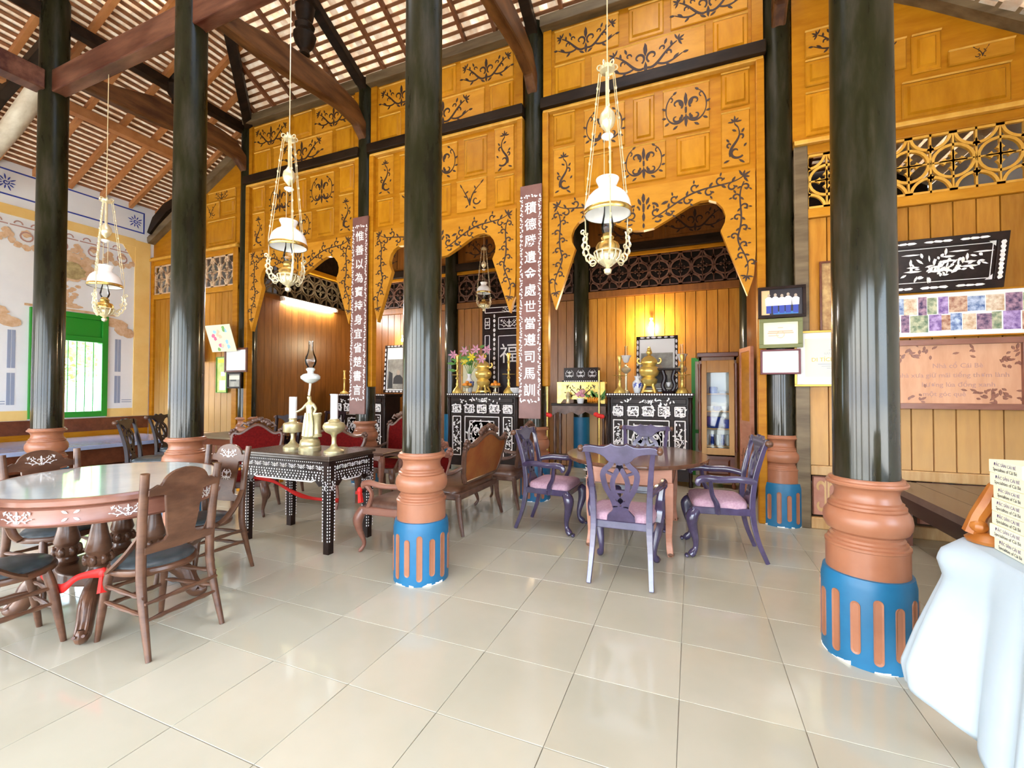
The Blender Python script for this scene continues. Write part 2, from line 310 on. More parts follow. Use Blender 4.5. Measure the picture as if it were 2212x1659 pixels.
def motif_wide(h=.5):
    o=Orn()
    o.stroke(spir(.16,.0,.03,.15,-1.2,4.2,16),.02,.045).stroke(bez((.04,-.26),(.28,-.36),(.40,.06),(.72,.20)),.05,.025)
    o.stroke(bez((.26,-.20),(.45,-.32),(.6,-.25),(.84,-.12)),.04,.02); o.flower(.74,.22,.5,.17)
    o.stroke(spir(.52,-.02,.02,.08,4.2,-.6,10),.02,.035).stroke(spir(.40,.12,.02,.075,-1.4,3.4,10),.02,.03)
    for x,y,a,l in ((.44,.19,1.2,.15),(.60,.10,1.6,.15),(.63,-.20,.6,.17),(.84,-.12,.1,.14),(.46,-.27,-.7,.17),(.2,-.31,-2.6,.18)): o.leaf(x,y,a,l,.085)
    o.mirror(); o.leaf(0,.02,PI/2,.34,.14).leaf(0,-.1,-PI/2,.32,.12)
    return o
def motif_sprig():
    o=Orn()
    o.stroke(spir(.32,-.32,.05,.3,.6,6.0,20),.03,.075).stroke(bez((-.1,-.6),(-.2,-.1),(-.45,.2),(-.62,.55)),.06,.03).stroke(bez((-.1,-.6),(-.05,0),(.2,.3),(.62,.62)),.06,.03)
    for x,y,a,l in ((-.62,.5,2.0,.32),(-.4,.15,.6,.26),(-.3,-.1,2.6,.24),(.6,.6,.8,.34),(.3,.35,2.0,.24),(.12,.12,.2,.26),(-.2,-.55,3.8,.26),(.1,-.7,-.6,.26),(-.08,-.5,1.7,.42)): o.leaf(x,y,a,l,.13)
    return o
def motif_vine(path,side=1,step=.14,sz=.1,seed=1):
    o=Orn(); o.stroke(path,.013,.010)
    d=step*.6; k=0
    for i in range(1,len(path)-1):
        ax,ay=path[i-1]; bx,by=path[i]; l=math.hypot(bx-ax,by-ay); d+=l
        if d>=step:
            d=0; k+=1; a=math.atan2(by-ay,bx-ax); sg=1 if k%2 else -1; c=a+sg*PI/2; r=sz*.42
            cx,cy=bx+math.cos(c)*r,by+math.sin(c)*r
            o.stroke(spir(cx,cy,r,r*.22,c+PI,c+PI-sg*5.6,14),.013,.011); o.leaf(cx+r*.2,cy,a+sg*.4,sz*.34,sz*.26)
            o.leaf(bx,by,a-sg*.8,sz*.55,sz*.3); o.leaf(cx+math.cos(c)*r*.8,cy+math.sin(c)*r*.8,a+sg*1.2,sz*.4,sz*.24)
    o.flower(path[-1][0],path[-1][1],math.atan2(path[-1][1]-path[-2][1],path[-1][0]-path[-2][0]),sz*.7)
    return o
# ================================================================ SETTING
CX=[-7.5,-4.8,-1.95,.9]; YF,YW,YI=2.92,5.6,8.3
BAY=[-6.15,-3.375,-.525]
XL,XR=-10.2,3.3
def zmain(y): return 6.42+.5*(5.5-y)
def zleft(x): return 5.12+.47*(x-XL)
def zright(x): return 4.5+.7*(XR-x)
CP=Vector((0,0,1.43))
def scr(p):
    d=Vector(p)-CP; D=d.dot(fwd)
    if D<.1: return None
    return 1106+950*d.dot(rgt)/D, 829.5-950*d.dot(upv)/D, d.length
# ---- ground and floor
g=MB().box(-60,60,-60,60,-.4,-.2).build('ground','gravel'); tag(g,kind='structure')
fl=MB().box(XL,XR,-4.5,8.5,-.2,-.006).build('floor','grout'); tag(fl,kind='structure')
cells=[]
T=.5
for i in range(-25,20):
    for j in range(-12,20):
        x=(i+.5-6.12)*T; y=(j+.5+1.42)*T
        if x<XL+.2 or x>XR-.2 or y<-4.3 or y>8.4: continue
        q=scr((x,y,0)); vis=q is not None and -150<q[0]<2360 and q[1]<1850
        cells.append((0 if vis else 1,(x*x+y*y),x,y))
cells.sort()
tb=MB().box(-.2485,.2485,-.2485,.2485,-.02,0); tm=None
rest=MB()
for k,(_,_,x,y) in enumerate(cells):
    if k<300:
        if tm is None: tm=tb.build('floor_tile','floor',fl,loc=(x,y,0),bevel=.0015)
        else: inst(tm,'floor_tile',fl,(x,y,0))
    else: rest.box(x-.2485,x+.2485,y-.2485,y+.2485,-.02,0)
tag(rest.build('outer_floor_tiles','floor',fl),kind='stuff')
# ---- back wall with panelled bays
wb=empty('wall_back',kind='structure')
mt,mc,mw,ms=motif_tall(),motif_crest(),motif_wide(),motif_sprig()
def panel(par,x0,x1,z0,z1,kind,y=5.53,mir=1,mtl=None):
    w,h=x1-x0,z1-z0; m=WY((x0+x1)/2,y,(z0+z1)/2)
    MB().add([(-w/2,h/2-.006,.014),(w/2,h/2-.006,.014),(w/2,h/2+.006,.028),(-w/2,h/2+.006,.028),(-w/2,h/2+.006,0),(w/2,h/2+.006,0)],[(0,1,2,3),(3,2,5,4)],m).build('panel_edge_glint','gold',par,smooth=False)  # pale strip stands in for light caught on the worn top edge
    if kind=='plain':
        mb=MB(); mb.frus(-w/2,w/2,-h/2,h/2,0,.012,.012,m); mb.frus(-w/2+.035,w/2-.035,-h/2+.035,h/2-.035,.004,.034,.022,m)
        return mb.build('wall_panel',mtl or 'orange_h',par,smooth=False)
    p=MB().frus(-w/2,w/2,-h/2,h/2,0,.014,.008,m).build('wall_panel',mtl or 'arch',par,smooth=False)
    c=MB(); mm=m@TR(0,0,.0155)@Matrix.Diagonal((mir,1,1,1))
    if kind=='tall': mt.emit(c,mm,min(h/1.75,w*1.05))
    elif kind=='crest': mc.emit(c,mm,min(h/1.65,w/1.75))
    elif kind=='sprig': ms.emit(c,mm,min(h/1.9,w/1.7))
    else: mw.emit(c,mm,min(w/1.9,h*1.25))
    c.build('carving','carve',p,smooth=False); return p
half=[(0,3.38),(.12,3.393),(.3,3.48),(.42,3.545),(.52,3.597),(.63,3.632),(.72,3.632),(.80,3.595),(.862,3.52),(.892,3.43),(.885,3.35),(.84,3.26),(1.105,2.5),(1.17,2.72),(1.19,3.0)]
for bi,cx in enumerate(BAY):
    bb=MB().box(cx-1.28,cx+1.28,5.535,5.6,3.9,6.3).build('backing_board','orange',wb,smooth=False)
    for sx in (-1,1):
        a,b=sorted((cx+sx*1.20,cx+sx*1.285)); lo=1.5 if abs(cx+sx*1.35+6.15+1.35)>.2 and abs(cx+sx*1.35-.825)>.2 else 0.0
        MB().box(a,b,5.47,5.58,lo,5.12).build('jamb','orange',wb,smooth=False,bevel=.012)
        a,b=sorted((cx+sx*1.17,cx+sx*1.28))
        MB().box(a,b,5.505,5.56,5.3,6.25).build('jamb','orange',wb,smooth=False)
    # beams and mouldings
    MB().box(cx-1.3,cx+1.3,5.42,5.6,5.15,5.29).build('cross_beam','dark',wb,smooth=False,bevel=.012)
    MB().box(cx-1.28,cx+1.28,5.47,5.56,5.105,5.148).build('moulding','gold',wb,smooth=False,bevel=.012)
    MB().box(cx-1.3,cx+1.3,5.40,5.62,6.22,6.36).build('top_plate','grey',wb,smooth=False,bevel=.01)
    # panels
    for x0,x1,k in ((-1.125,-.295,'wide'),(-.175,.235,'plain'),(.315,1.135,'wide')): panel(wb,cx+x0,cx+x1,5.76,6.17,k)
    for x0,x1,k in ((-1.125,-.725,'plain'),(-.645,.695,'wide'),(.775,1.135,'plain')): panel(wb,cx+x0,cx+x1,5.31,5.71,k)
    if bi!=1:
        for s,mi in ((-1,1),(1,1)):
            a,b=sorted((cx+s*1.145,cx+s*.855)); panel(wb,a,b,4.67,5.07,'plain'); panel(wb,a,b,3.99,4.61,'tall',mir=mi)
        for x0,x1,k in ((-.735,-.225,'crest'),(-.125,.125,'plain'),(.225,.735,'crest')): panel(wb,cx+x0,cx+x1,4.49,5.03,k)
        for x0,x1,k in ((-.735,-.375,'plain'),(-.255,.255,'crest'),(.375,.735,'plain')): panel(wb,cx+x0,cx+x1,3.99,4.44,k)
    else:
        for s in (-1,1):
            a,b=sorted((cx+s*1.145,cx+s*.855)); panel(wb,a,b,4.47,5.07,'tall',mir=-s); panel(wb,a,b,3.99,4.40,'plain')
        for x0,x1,k in ((-.735,-.375,'plain'),(-.265,.265,'crest'),(.375,.735,'plain')): panel(wb,cx+x0,cx+x1,4.49,5.03,k)
        for x0,x1,k,mi in ((-.735,-.255,'sprig',-1),(-.155,.155,'plain',1),(.255,.735,'sprig',1)): panel(wb,cx+x0,cx+x1,3.99,4.44,k,mir=mi)
    # scalloped arch board
    out=[(1.19,3.91)]+half[::-1]+[(-x,z) for x,z in half[1:]]+[(-1.19,3.91)]
    ab=MB().ext([(x,z) for x,z in out],-.03,.04,WY(cx,5.52,0)).build('arch_board','arch',wb,smooth=False)
    cv=MB(); m=WY(cx,5.478,0)
    for s in (1,-1):
        mm=m@Matrix.Diagonal((s,1,1,1))
        motif_vine(bez((.1,3.5),(.35,3.62),(.45,3.74),(.72,3.77),22)+bez((.74,3.77),(.9,3.79),(.98,3.78),(1.07,3.84),12),step=.105,sz=.125,seed=3).emit(cv,mm)
        motif_vine(bez((1.08,3.78),(.98,3.6),(1.1,3.45),(1.02,3.2),22)+bez((1.02,3.19),(.98,3.05),(1.16,2.95),(1.1,2.72),18),step=.10,sz=.10,seed=5).emit(cv,mm)
        oo=Orn().stroke(spir(.12,3.63,.02,.075,-2,3.2,12),.014,.02,5).stroke(spir(.17,3.5,.015,.05,2,-3,10),.012,.016,5); oo.leaf(.03,3.68,1.2,.1,.05).leaf(.2,3.66,.3,.09,.05).leaf(.24,3.55,-.4,.08,.05); oo.emit(cv,mm)
    Orn().leaf(0,3.7,PI/2,.13,.06).leaf(0,3.6,-PI/2,.12,.05).leaf(0,3.47,-PI/2,.07,.04).stroke([(0,3.7),(0,3.65),(0,3.6)],.02).emit(cv,m)
    cv.build('carving','carve',ab,smooth=False)
# ---- lattice frieze maker (real openwork, 3 cm thick)
def lattice(mb,w,h,m,t=.03,pitch=.36):
    n=max(2,round(w/pitch)); p=w/n
    for e in (-h/2+.012,h/2-.012): mb.band([(-w/2,e),(w/2,e)],.024,0,t,m)
    for i in range(n+1):
        x=-w/2+i*p; mb.band([(x,-h/2),(x,h/2)],.016,0,t,m)
        mb.ext([(x+a*min(1,1),b) for a,b in ((-.03,.13),(0,.19),(.03,.13),(0,.1))],0,t,m); mb.ext([(x+a,-b) for a,b in ((-.03,.13),(0,.19),(.03,.13),(0,.1))],0,t,m)
    for i in range(n):
        x=-w/2+(i+.5)*p; r=p*.46
        mb.band([(x+r*math.cos(2*PI*k/22),r*math.sin(2*PI*k/22)) for k in range(22)],.026,0,t,m,closed=True)
        mb.band([(x-r,0),(x+r,0)],.014,0,t,m); mb.band([(x,-h/2),(x,h/2)],.014,0,t,m)
        for a in range(4):
            c,d=math.cos(a*PI/2),math.sin(a*PI/2); mb.ext([(x+(u*c-v*d)*1,(u*d+v*c)*1) for u,v in ((.0,-.012),(.05,-.012),(.062,-.034),(.082,-.016),(.112,0),(.082,.016),(.062,.034),(.05,.012),(.0,.012))],0,t,m)
        for sx in (-1,1):
            for sy in (-1,1):
                cx,cy=x+sx*p/2,sy*h/2
                mb.band([(cx-sx*(r*.98)*math.cos(q),cy-sy*(r*.98)*math.sin(q)) for q in [PI/2*k/8 for k in range(9)]],.026,0,t,m)
def planks(par,x0,x1,z0,z1,y,material,w=.17,name='plank',mat4=None):
    n=max(1,round((x1-x0)/w)); p=(x1-x0)/n; first=None
    for i in range(n):
        l=((x0+x1)/2 if n==1 else x0+(i+.5)*p)
        if first is None:
            b=MB().frus(-p/2+.002,p/2-.002,z0,z1,-.02,.008,.004,PM((0,0,0),(1,0,0),(0,0,1)))
            first=b.build(name,material,par,smooth=False,loc=(l,y,0))
        else: inst(first,name,par,(l,y+R.uniform(-.002,.002),0))
# right end bay and left end bay of the back wall
def endbay(s,x0,x1):   # s=1 right
    X=lambda a:(x0+a) if s>0 else (x1-a)      # distance from the column
    def P(a,b,z0,z1,k,**kw): a,b=sorted((X(a),X(b))); return panel(wb,a,b,z0,z1,k,y=5.52,**kw)
    def Bx(a,b,y0,y1,z0,z1,n,m,bev=.01): a,b=sorted((X(a),X(b))); return MB().box(a,b,y0,y1,z0,z1).build(n,m,wb,smooth=False,bevel=bev)
    L=x1-x0
    top=(lambda a:5.95-.68*max(0,a-.15)) if s>0 else (lambda a:5.72-.50*a)
    poly=[(X(0),4.0),(X(0),top(0)),(X(L*.5),top(L*.5)),(X(L),max(4.05,top(L))),(X(L),4.0)]
    MB().ext(poly,-.05,0,WY(0,5.53,0)).build('backing_board','orange',wb,smooth=False)
    sb=MB(); sb.tube([(X(0),5.47,top(0)+.04),(X(L*.5),5.47,top(L*.5)+.04),(X(L),5.47,top(L)+.04)],[.10,.10,.09],4,rot=0,flat=(1,1)); sb.build('sloping_beam','grey',wb,smooth=False)
    P(.12,.86,5.02,min(5.3,top(.86)-.12),'wide'); P(.12,.50,4.71,4.98,'plain'); P(.56,.98,4.68,4.98,'sprig'); P(1.3,1.78,4.6,min(4.98,top(1.78)-.1),'sprig',mir=-s); P(1.02,1.25,4.6,4.98,'plain')
    P(.12,.86,4.17,4.63,'plain'); P(.94,1.75,4.15,4.52,'plain')
    Bx(0,L,5.44,5.55,4.06,4.11,'moulding','gold'); Bx(0,L,5.47,5.55,4.11,4.145,'moulding','orange')
    Bx(0,L,5.485,5.55,3.96,4.06,'rail','orange'); Bx(0,L,5.485,5.55,3.28,3.38,'rail','arch')
    Bx(0,.13,5.48,5.56,0,4.06,'stile','orange' if s<0 else 'grey'); Bx(L-.1,L,5.48,5.56,0,4.06,'stile','orange')
    mb=MB(); a,b=sorted((X(.13),X(L-.1))); lattice(mb,b-a,.58,WY((a+b)/2,5.53,3.67)); mb.build('lattice_frieze','gold' if s>0 else 'tan',wb,smooth=False)
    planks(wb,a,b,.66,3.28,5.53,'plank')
    Bx(.13,L-.1,5.49,5.55,.56,.66,'rail','plank_pale'); Bx(.13,L-.1,5.49,5.55,.0,.12,'rail','plank_pale')
    # carved tile strip under the planks
    n=int((L-.23)/.27); first=None
    for i in range(n):
        xx=a+(i+.5)*(b-a)/n; q=MB().frus(-.125,.125,-.205,.205,-.02,.01,.01,PM((0,0,0),(1,0,0),(0,0,1))).build('skirting_tile',mat('skirting_red',(.42,.17,.11),.6,col2=(.5,.24,.17),scale=(9,9,9)),wb,smooth=False,loc=(xx,5.53,.34))
        if first is None:
            c=MB(); o=Orn().stroke(spir(.5,.5,.15,.4,-1,3.6,12),.13,.13).stroke(spir(.5,-.5,.15,.4,1,-3.6,12),.13,.13).stroke([(.1,-.9),(.12,0),(.1,.9)],.1).mirror(); o.emit(c,PM((0,-.0105,0),(1,0,0),(0,0,1))@Matrix.Diagonal((.115,.18,1,1)),1); first=c.build('carving','plank_pale',q,smooth=False)
        else: inst(first,'carving',q)
endbay(1,1.03,XR); endbay(-1,XL,-7.63)
# ---- inner walls of the alcoves
wi=empty('wall_inner',kind='structure')
for k in range(3):
    x0,x1=CX[k]+.13,CX[k+1]-.13
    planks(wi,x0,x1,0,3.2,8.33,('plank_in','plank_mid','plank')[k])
    def B(z0,z1,y0,n,m): MB().box(x0,x1,y0,8.36,z0,z1).build(n,m,wi,smooth=False,bevel=.008)
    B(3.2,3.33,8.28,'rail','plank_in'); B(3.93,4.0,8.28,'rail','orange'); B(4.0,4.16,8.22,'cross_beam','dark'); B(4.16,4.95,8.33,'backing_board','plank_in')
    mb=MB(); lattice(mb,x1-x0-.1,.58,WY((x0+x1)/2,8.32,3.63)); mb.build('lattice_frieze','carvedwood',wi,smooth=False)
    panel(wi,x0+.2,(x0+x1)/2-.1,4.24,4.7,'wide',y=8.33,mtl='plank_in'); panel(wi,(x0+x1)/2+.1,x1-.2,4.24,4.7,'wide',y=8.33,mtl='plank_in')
MB().box(XL,XR,8.42,8.5,0,5.2).build('outer_boarding','dark',wi,smooth=False)
for side,x,mm in (('side_left',-7.5,1),('side_right',.9,-1)):
    ws=empty('wall_'+side,kind='structure')
    m=PM((x+.04*mm,0,0),(0,-1*mm,0),(0,0,1))    # faces the alcove
    n=16; first=None; p=(8.16-5.75)/n
    for i in range(n):
        y=5.75+(i+.5)*p
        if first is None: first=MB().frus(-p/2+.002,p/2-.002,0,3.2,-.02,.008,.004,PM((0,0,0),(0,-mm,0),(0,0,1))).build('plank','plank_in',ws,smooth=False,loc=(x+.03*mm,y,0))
        else: inst(first,'plank',ws,(x+.03*mm,y,0))
    def B2(z0,z1,n,mt,d=.05):
        a,b=sorted((x-.02*mm,x+d*mm)); MB().box(a,b,5.75,8.16,z0,z1).build(n,mt,ws,smooth=False,bevel=.008)
    B2(3.2,3.3,'rail','plank_in'); B2(3.92,4.02,'rail','orange',.08); B2(4.02,4.95,'upper_board','dark',.02)
    mb=MB(); lattice(mb,2.36,.6,PM((x+.01*mm,6.95,3.61),(0,-mm,0),(0,0,1))); mb.build('lattice_frieze','grey',ws,smooth=False)
# ---- left plaster wall with painted borders and the green window
wl=MB(); 
wl.box(XL-.2,XL,-1,3.72,0,5.16).box(XL-.2,XL,4.78,8.5,0,5.16).box(XL-.2,XL,3.72,4.78,0,.96).box(XL-.2,XL,3.72,4.78,2.83,5.16)
wl=wl.build('wall_left','whitewash',smooth=False); tag(wl,kind='structure')
def LW(name,material,y0,y1,z0,z1,d=.004): return MB().box(XL-.001,XL+d,y0,y1,z0,z1).build(name,material,wl,smooth=False)
LW('dado_board','mahog',-1,5.46,.70,.935,.03); LW('dado_board','orange',-1,5.46,.30,.70,.02); LW('dado_board','mahog',-1,5.46,.0,.30,.02)
LW('painted_band','yellow',-1,3.72,.94,1.10,.006); LW('painted_band','yellow',4.78,5.2,.94,1.10,.006)
LW('painted_pilaster','yellow',5.2,5.46,.94,4.42,.02); LW('painted_band','yellow',-1,5.2,4.28,4.44,.02)
MB().ext([(5.2,4.28),(5.0,4.28),(5.06,4.18),(5.2,3.95)],0,.012,PM((XL,0,0),(0,1,0),(0,0,1))).build('painted_corner','yellow',wl,smooth=False)
for z in (4.60,5.0): LW('painted_line','blueline',2.2,5.36,z-.012,z+.012)
LW('painted_line','blueline',5.336,5.36,4.60,5.0)
for y in (3.52,4.95):
    for a in (-.025,.025):
        LW('painted_line','greyline',y+a-.021,y+a+.021,1.2,1.72); LW('painted_line','greyline',y+a-.021,y+a+.021,1.8,2.42)
for z in (1.22,1.26): LW('painted_line','greyline',5.02,5.18,z-.007,z+.007); LW('painted_line','greyline',2.6,3.46,z-.007,z+.007)
def LPM(y,z,d=.005): return PM((XL+d,y,z),(0,1,0),(0,0,1))
BD=[0]
def blot(mb,y,z,w,h,n,seed,d=.004):
    r=random.Random(seed); BD[0]=(BD[0]+1)%24; d=d+BD[0]*.0004; mb.ext([((w*(1+r.uniform(-.22,.22))*math.cos(2*PI*k/n)),(h*(1+r.uniform(-.22,.22))*math.sin(2*PI*k/n))) for k in range(n)],0,.003,LPM(y,z,d))
mb=MB(); mb2=MB()
for k in range(7):
    y=2.35+k*.44
    for j in range(7):
        a=PI*j/6; blot(mb,y-.2*math.cos(a),4.02-.17*math.sin(a)-(.05 if k%2 else .0),.055,.05,10,k*9+j)
    blot(mb,y,4.03,.06,.06,12,k)
    mb2.band(spir(y,3.98,.075,.075,0,2*PI,12),.022,0,.003,LPM(0,0,.008)); mb2.band([(y-.2,4.13),(y+.22,4.13)],.018,0,.003,LPM(0,0,.008))
    for e in (-.1,.1): mb2.band(spir(y+e,4.16,.05,.05,0,PI,8),.018,0,.003,LPM(0,0,.008))
mb.build('painted_garland','tan',wl,smooth=False); mb2.build('painted_garland','tan2',wl,smooth=False)
mb=MB(); mb3=MB()
for j in range(9): blot(mb,4.22+.27*math.cos(j*.7),3.62+.17*math.sin(j*.7),.11,.09,12,90+j)
for j in range(16): blot(mb,4.25+R.uniform(-.18,.18)*(1-j/20),3.38-j*.028,.045,.035,8,120+j)
blot(mb3,4.2,3.55,.24,.15,22,7,.010); blot(mb3,4.27,3.66,.12,.07,14,8,.010)
mb.build('painted_urn_flowers','tan',wl,smooth=False); mb3.build('painted_urn','olive',wl,smooth=False)
for i,y in enumerate((3.38,5.0)):
    mb=MB()
    for j in range(6): blot(mb,y+(.05*j-.13),2.70-.02*j+(.04 if j<3 else -.05),.13,.085,14,200+i*10+j)
    mb.build('painted_capital','tan',wl,smooth=False)
mb=MB(); blot(mb,4.25,2.93,.16,.035,14,5); mb.build('painted_lintel','tan',wl,smooth=False); LW('painted_lintel','tan',3.66,4.9,2.845,2.885,.006)
for y in (3.42,5.2):
    mb=MB(); o=Orn()
    for j in range(11): o.leaf(.3*math.cos(j*.57),.3*math.sin(j*.57),j*.57,.55+.2*(j%2),.22)
    o.stroke(spir(0,0,.1,.3,0,7,18),.09).emit(mb,LPM(y,4.79,.006),.13); mb.build('painted_flower','blueline',wl,smooth=False)
w1=empty('window_1',(XL,4.25,.96),kind='structure')
def WB(n,y0,y1,z0,z1,x0=-.12,x1=.045,mm='green'): return MB().box(x0,x1,y0,y1,z0,z1).build(n,mm,w1,smooth=False,bevel=.006)
WB('frame_jamb',-.53,-.44,0,1.87); WB('frame_jamb',.44,.53,0,1.87); WB('sill',-.44,.44,0,.10); WB('frame_head',-.44,.44,1.78,1.87); WB('transom',-.44,.44,1.36,1.46)
WB('transom_panel',-.44,.44,1.46,1.78,-.08,.0); 
for k in range(7):
    MB().tube([(-.07,-.36+k*.12,.1),(-.07,-.36+k*.12,1.36)],.008,6).build('window_bar','green',w1)
# ---- unseen right and front shell: a facade of tall open doorways behind the camera
wr=MB().box(XR,XR+.2,1.6,8.5,0,4.5).box(XR,XR+.2,-2.6,-1.2,0,4.5).box(XR,XR+.2,-1.2,1.6,2.6,4.5).build('wall_right','whitewash',smooth=False); tag(wr,kind='structure')
wf=MB().box(XL,XR,-2.8,-2.6,3.1,7.2)
for x in (XL,-8.2,-5.1,-2.35,.25,XR-.4): wf.box(x,x+.38,-2.8,-2.6,0,3.1)
wf=wf.build('wall_front','mahog',smooth=False); tag(wf,kind='structure')
wl2=MB().box(XL-.2,XL,-2.8,-1,3.0,5.16).build('wall_left_return','whitewash',smooth=False); tag(wl2,kind='structure')
# ---- roof
ce=empty('ceiling',kind='structure')
def inroof(x,y): return XL<=x<=XR+.3 and zmain(y)<=zleft(x)+.02 and zmain(y)<=zright(x)+.02
ca=math.atan(.5); la=math.atan(.47); ra=math.atan(.7)
tl=[]
dy=.108*math.cos(ca)
for r_ in range(-30,42):
    y=5.42-r_*dy
    if y<1.5 or y>8.4: continue
    x=-10.1+(.057 if r_%2 else 0)
    while x<3.3:
        if inroof(x,y): tl.append((0,x,y))
        x+=.114
dx=.105*math.cos(la)
for r_ in range(0,55):
    x=XL-.1+r_*dx; y=-1+(.06 if r_%2 else 0)
    while y<8.4:
        if zleft(x)<zmain(y)+.02 and zleft(x)<zmain(1.5): tl.append((1,x,y))
        y+=.1145
dx2=.17*math.cos(ra)
for r_ in range(0,26):
    x=XR+.1-r_*dx2; y=-1+(.08 if r_%2 else 0)
    while y<8.4:
        if zright(x)<zmain(y)+.02 and zright(x)<zmain(1.5): tl.append((2,x,y))
        y+=.1145
def tmat(k,x,y):
    j=R.uniform(-.02,.02)
    if k==0: return TR(x,y,zmain(y)+.035)@Matrix.Rotation(-ca+.05+j,4,'X')@RZ(j)
    if k==1: return TR(x,y,zleft(x)+.035)@Matrix.Rotation(-la+.05+j,4,'Y')@RZ(PI/2+j)
    return TR(x,y,zright(x)+.035)@Matrix.Rotation(ra-.05+j,4,'Y')@RZ(PI/2+j)
sc_=[]
for k,x,y in tl:
    z=zmain(y) if k==0 else zleft(x) if k==1 else zright(x)
    q=scr((x,y,z)); ok=q is not None and 0<q[0]<2212 and 0<q[1]<1659 and y<5.5
    sc_.append(((0 if ok else 1),(q[2] if q else 99),k,x,y))
sc_.sort(); first=None; rest=MB()
for i,(_,_,k,x,y) in enumerate(sc_):
    m=tmat(k,x,y)
    if i<300:
        if first is None: first=MB().box(-.0568,.0568,-.066,.066,-.007,.007).build('roof_tile','tile',ce,smooth=False); o=first
        else: o=inst(first,'roof_tile',ce)
        o.matrix_local=m
    else: rest.box(-.0568,.0568,-.066,.066,-.007,.007,m)
tag(rest.build('farther_roof_tiles','tile',ce,smooth=False),kind='stuff')
# battens and rafters
for r_ in range(-30,42):
    y=5.42+dy*.45-r_*dy
    if y<1.5 or y>8.4: continue
    xs=[XL+.1*k for k in range(0,136) if inroof(XL+.1*k,y)]
    if len(xs)>2: MB().box(xs[0],xs[-1],-.019,.019,-.012,.012,TR(0,y,zmain(y)+.014)@Matrix.Rotation(-ca,4,'X')).build('batten','batten',ce,smooth=False)
for r_ in range(0,55):
    x=XL-.1+r_*dx+dx*.45
    ys=[-1+.1*k for k in range(0,95) if zleft(x)<=zmain(-1+.1*k)+.02]
    if len(ys)>2 and zleft(x)<zmain(1.5): MB().box(-.021,.021,ys[0],ys[-1],-.012,.012,TR(x,0,zleft(x)+.014)@Matrix.Rotation(-la,4,'Y')).build('batten','batten',ce,smooth=False)
k=0; x=-10.0
while x<3.2:
    ys=[1.5+.05*j for j in range(0,138) if inroof(x,1.5+.05*j)]
    if len(ys)>4:
        y0,y1=ys[0],ys[-1]; L=(y1-y0)/math.cos(ca); ym=(y0+y1)/2
        MB().box(-.022,.022,-L/2,L/2,-.075,0,TR(x,ym,zmain(ym))@Matrix.Rotation(-ca,4,'X')).build('rafter','rafter',ce,smooth=False)
    x+=.47
y=-.8
while y<8.3:
    xs=[XL+.05*j for j in range(-2,130) if zleft(XL+.05*j)<=min(zmain(y),zmain(1.5))+.02]
    if len(xs)>4:
        a,b=xs[0],xs[-1]; L=(b-a)/math.cos(la); xm=(a+b)/2
        MB().box(-L/2,L/2,-.03,.03,-.085,0,TR(xm,y,zleft(xm))@Matrix.Rotation(-la,4,'Y')).build('rafter','rafter2',ce,smooth=False)
    y+=.455
# unseen cover over the right tiles, added to keep sun out, and front slope
cv=MB()
def quad(mb,a,b,c,d,t=.03): mb.add([a,b,c,d]+[(p[0],p[1],p[2]+t) for p in (a,b,c,d)],[(0,3,2,1),(4,5,6,7),(0,1,5,4),(1,2,6,5),(2,3,7,6),(3,0,4,7)])
hl=lambda y:XL+(zmain(y)-5.12)/.47; hr=lambda y:XR-(zmain(y)-4.5)/.7
quad(cv,(XR+.5,8.5,zright(XR+.5)+.09),(XR+.5,-2.8,zright(XR+.5)+.09),(hr(1.5),-2.8,zmain(1.5)+.09),(hr(1.5),1.5,zmain(1.5)+.09),)if 0 else None
quad(cv,(XR+.5,8.5,zright(XR+.5)+.09),(XR+.5,-2.8,zright(XR+.5)+.09),(hr(1.5),-2.8,zmain(1.5)+.09),(hr(8.5),8.5,zmain(8.5)+.09))
quad(cv,(XL-.4,1.5,zleft(XL-.4)+.09),(hl(1.5),1.5,zmain(1.5)+.09),(hl(1.5),-2.8,zmain(5.8)+.09),(XL-.4,-2.8,zleft(XL-.4)+.09))
quad(cv,(hl(1.5),1.5,zmain(1.5)+.09),(hr(1.5),1.5,zmain(1.5)+.09),(XR,-2.8,zmain(5.8)+.09),(hl(1.5),-2.8,zmain(5.8)+.09))
cv.build('roof_cover','tile',ce,smooth=False)
# principal rafters, curved tie beams, king posts, long tie beams, hips, purlins
for x in CX:
    ya=2.3 if -7<x<.5 else 5.5
    if ya<5:
        L=(5.75-ya)/math.cos(ca); ym=(5.75+ya)/2
        MB().box(-.07,.07,-L/2,L/2,-.2,-.07,TR(x,ym,zmain(ym))@Matrix.Rotation(-ca,4,'X')).build('principal_rafter','dark',ce,smooth=False,bevel=.015)
    pts=[]; n=14; w=.26 if -7<x<.5 else .2
    lo=[(5.5,5.38),(5.3,5.56),(5.0,5.60),(4.6,5.56),(4.2,5.50),(3.7,5.46),(3.05,5.44)]
    hi=[(3.05,5.62),(3.5,5.70),(4.0,5.86),(4.5,5.93),(5.0,5.93),(5.3,5.88),(5.52,5.66)]
    MB().ext(lo+hi,-.07,.07,PM((x,0,0),(0,1,0),(0,0,1))).build('curved_tie_beam','brownbeam',ce,smooth=False,bevel=.03)
    prof=[(.03,-.33),(.07,-.30),(.06,-.24),(.12,-.16),(.15,-.05),(.10,.03),(.13,.08),(.08,.14),(.11,.2),(.13,.34)]
    MB().lathe(prof,10,TR(x,4.35,6.26)).build('king_post','dark',ce)
for a,b in ((-7.4,-4.9),(-4.7,-2.05),(-1.85,.8)):
    MB().box(a,b,2.85,2.99,5.17,5.45).build('long_tie_beam','red',ce,smooth=False,bevel=.012)
    MB().box(a,b,2.80,3.04,7.2,7.4).build('long_purlin','dark',ce,smooth=False,bevel=.012)
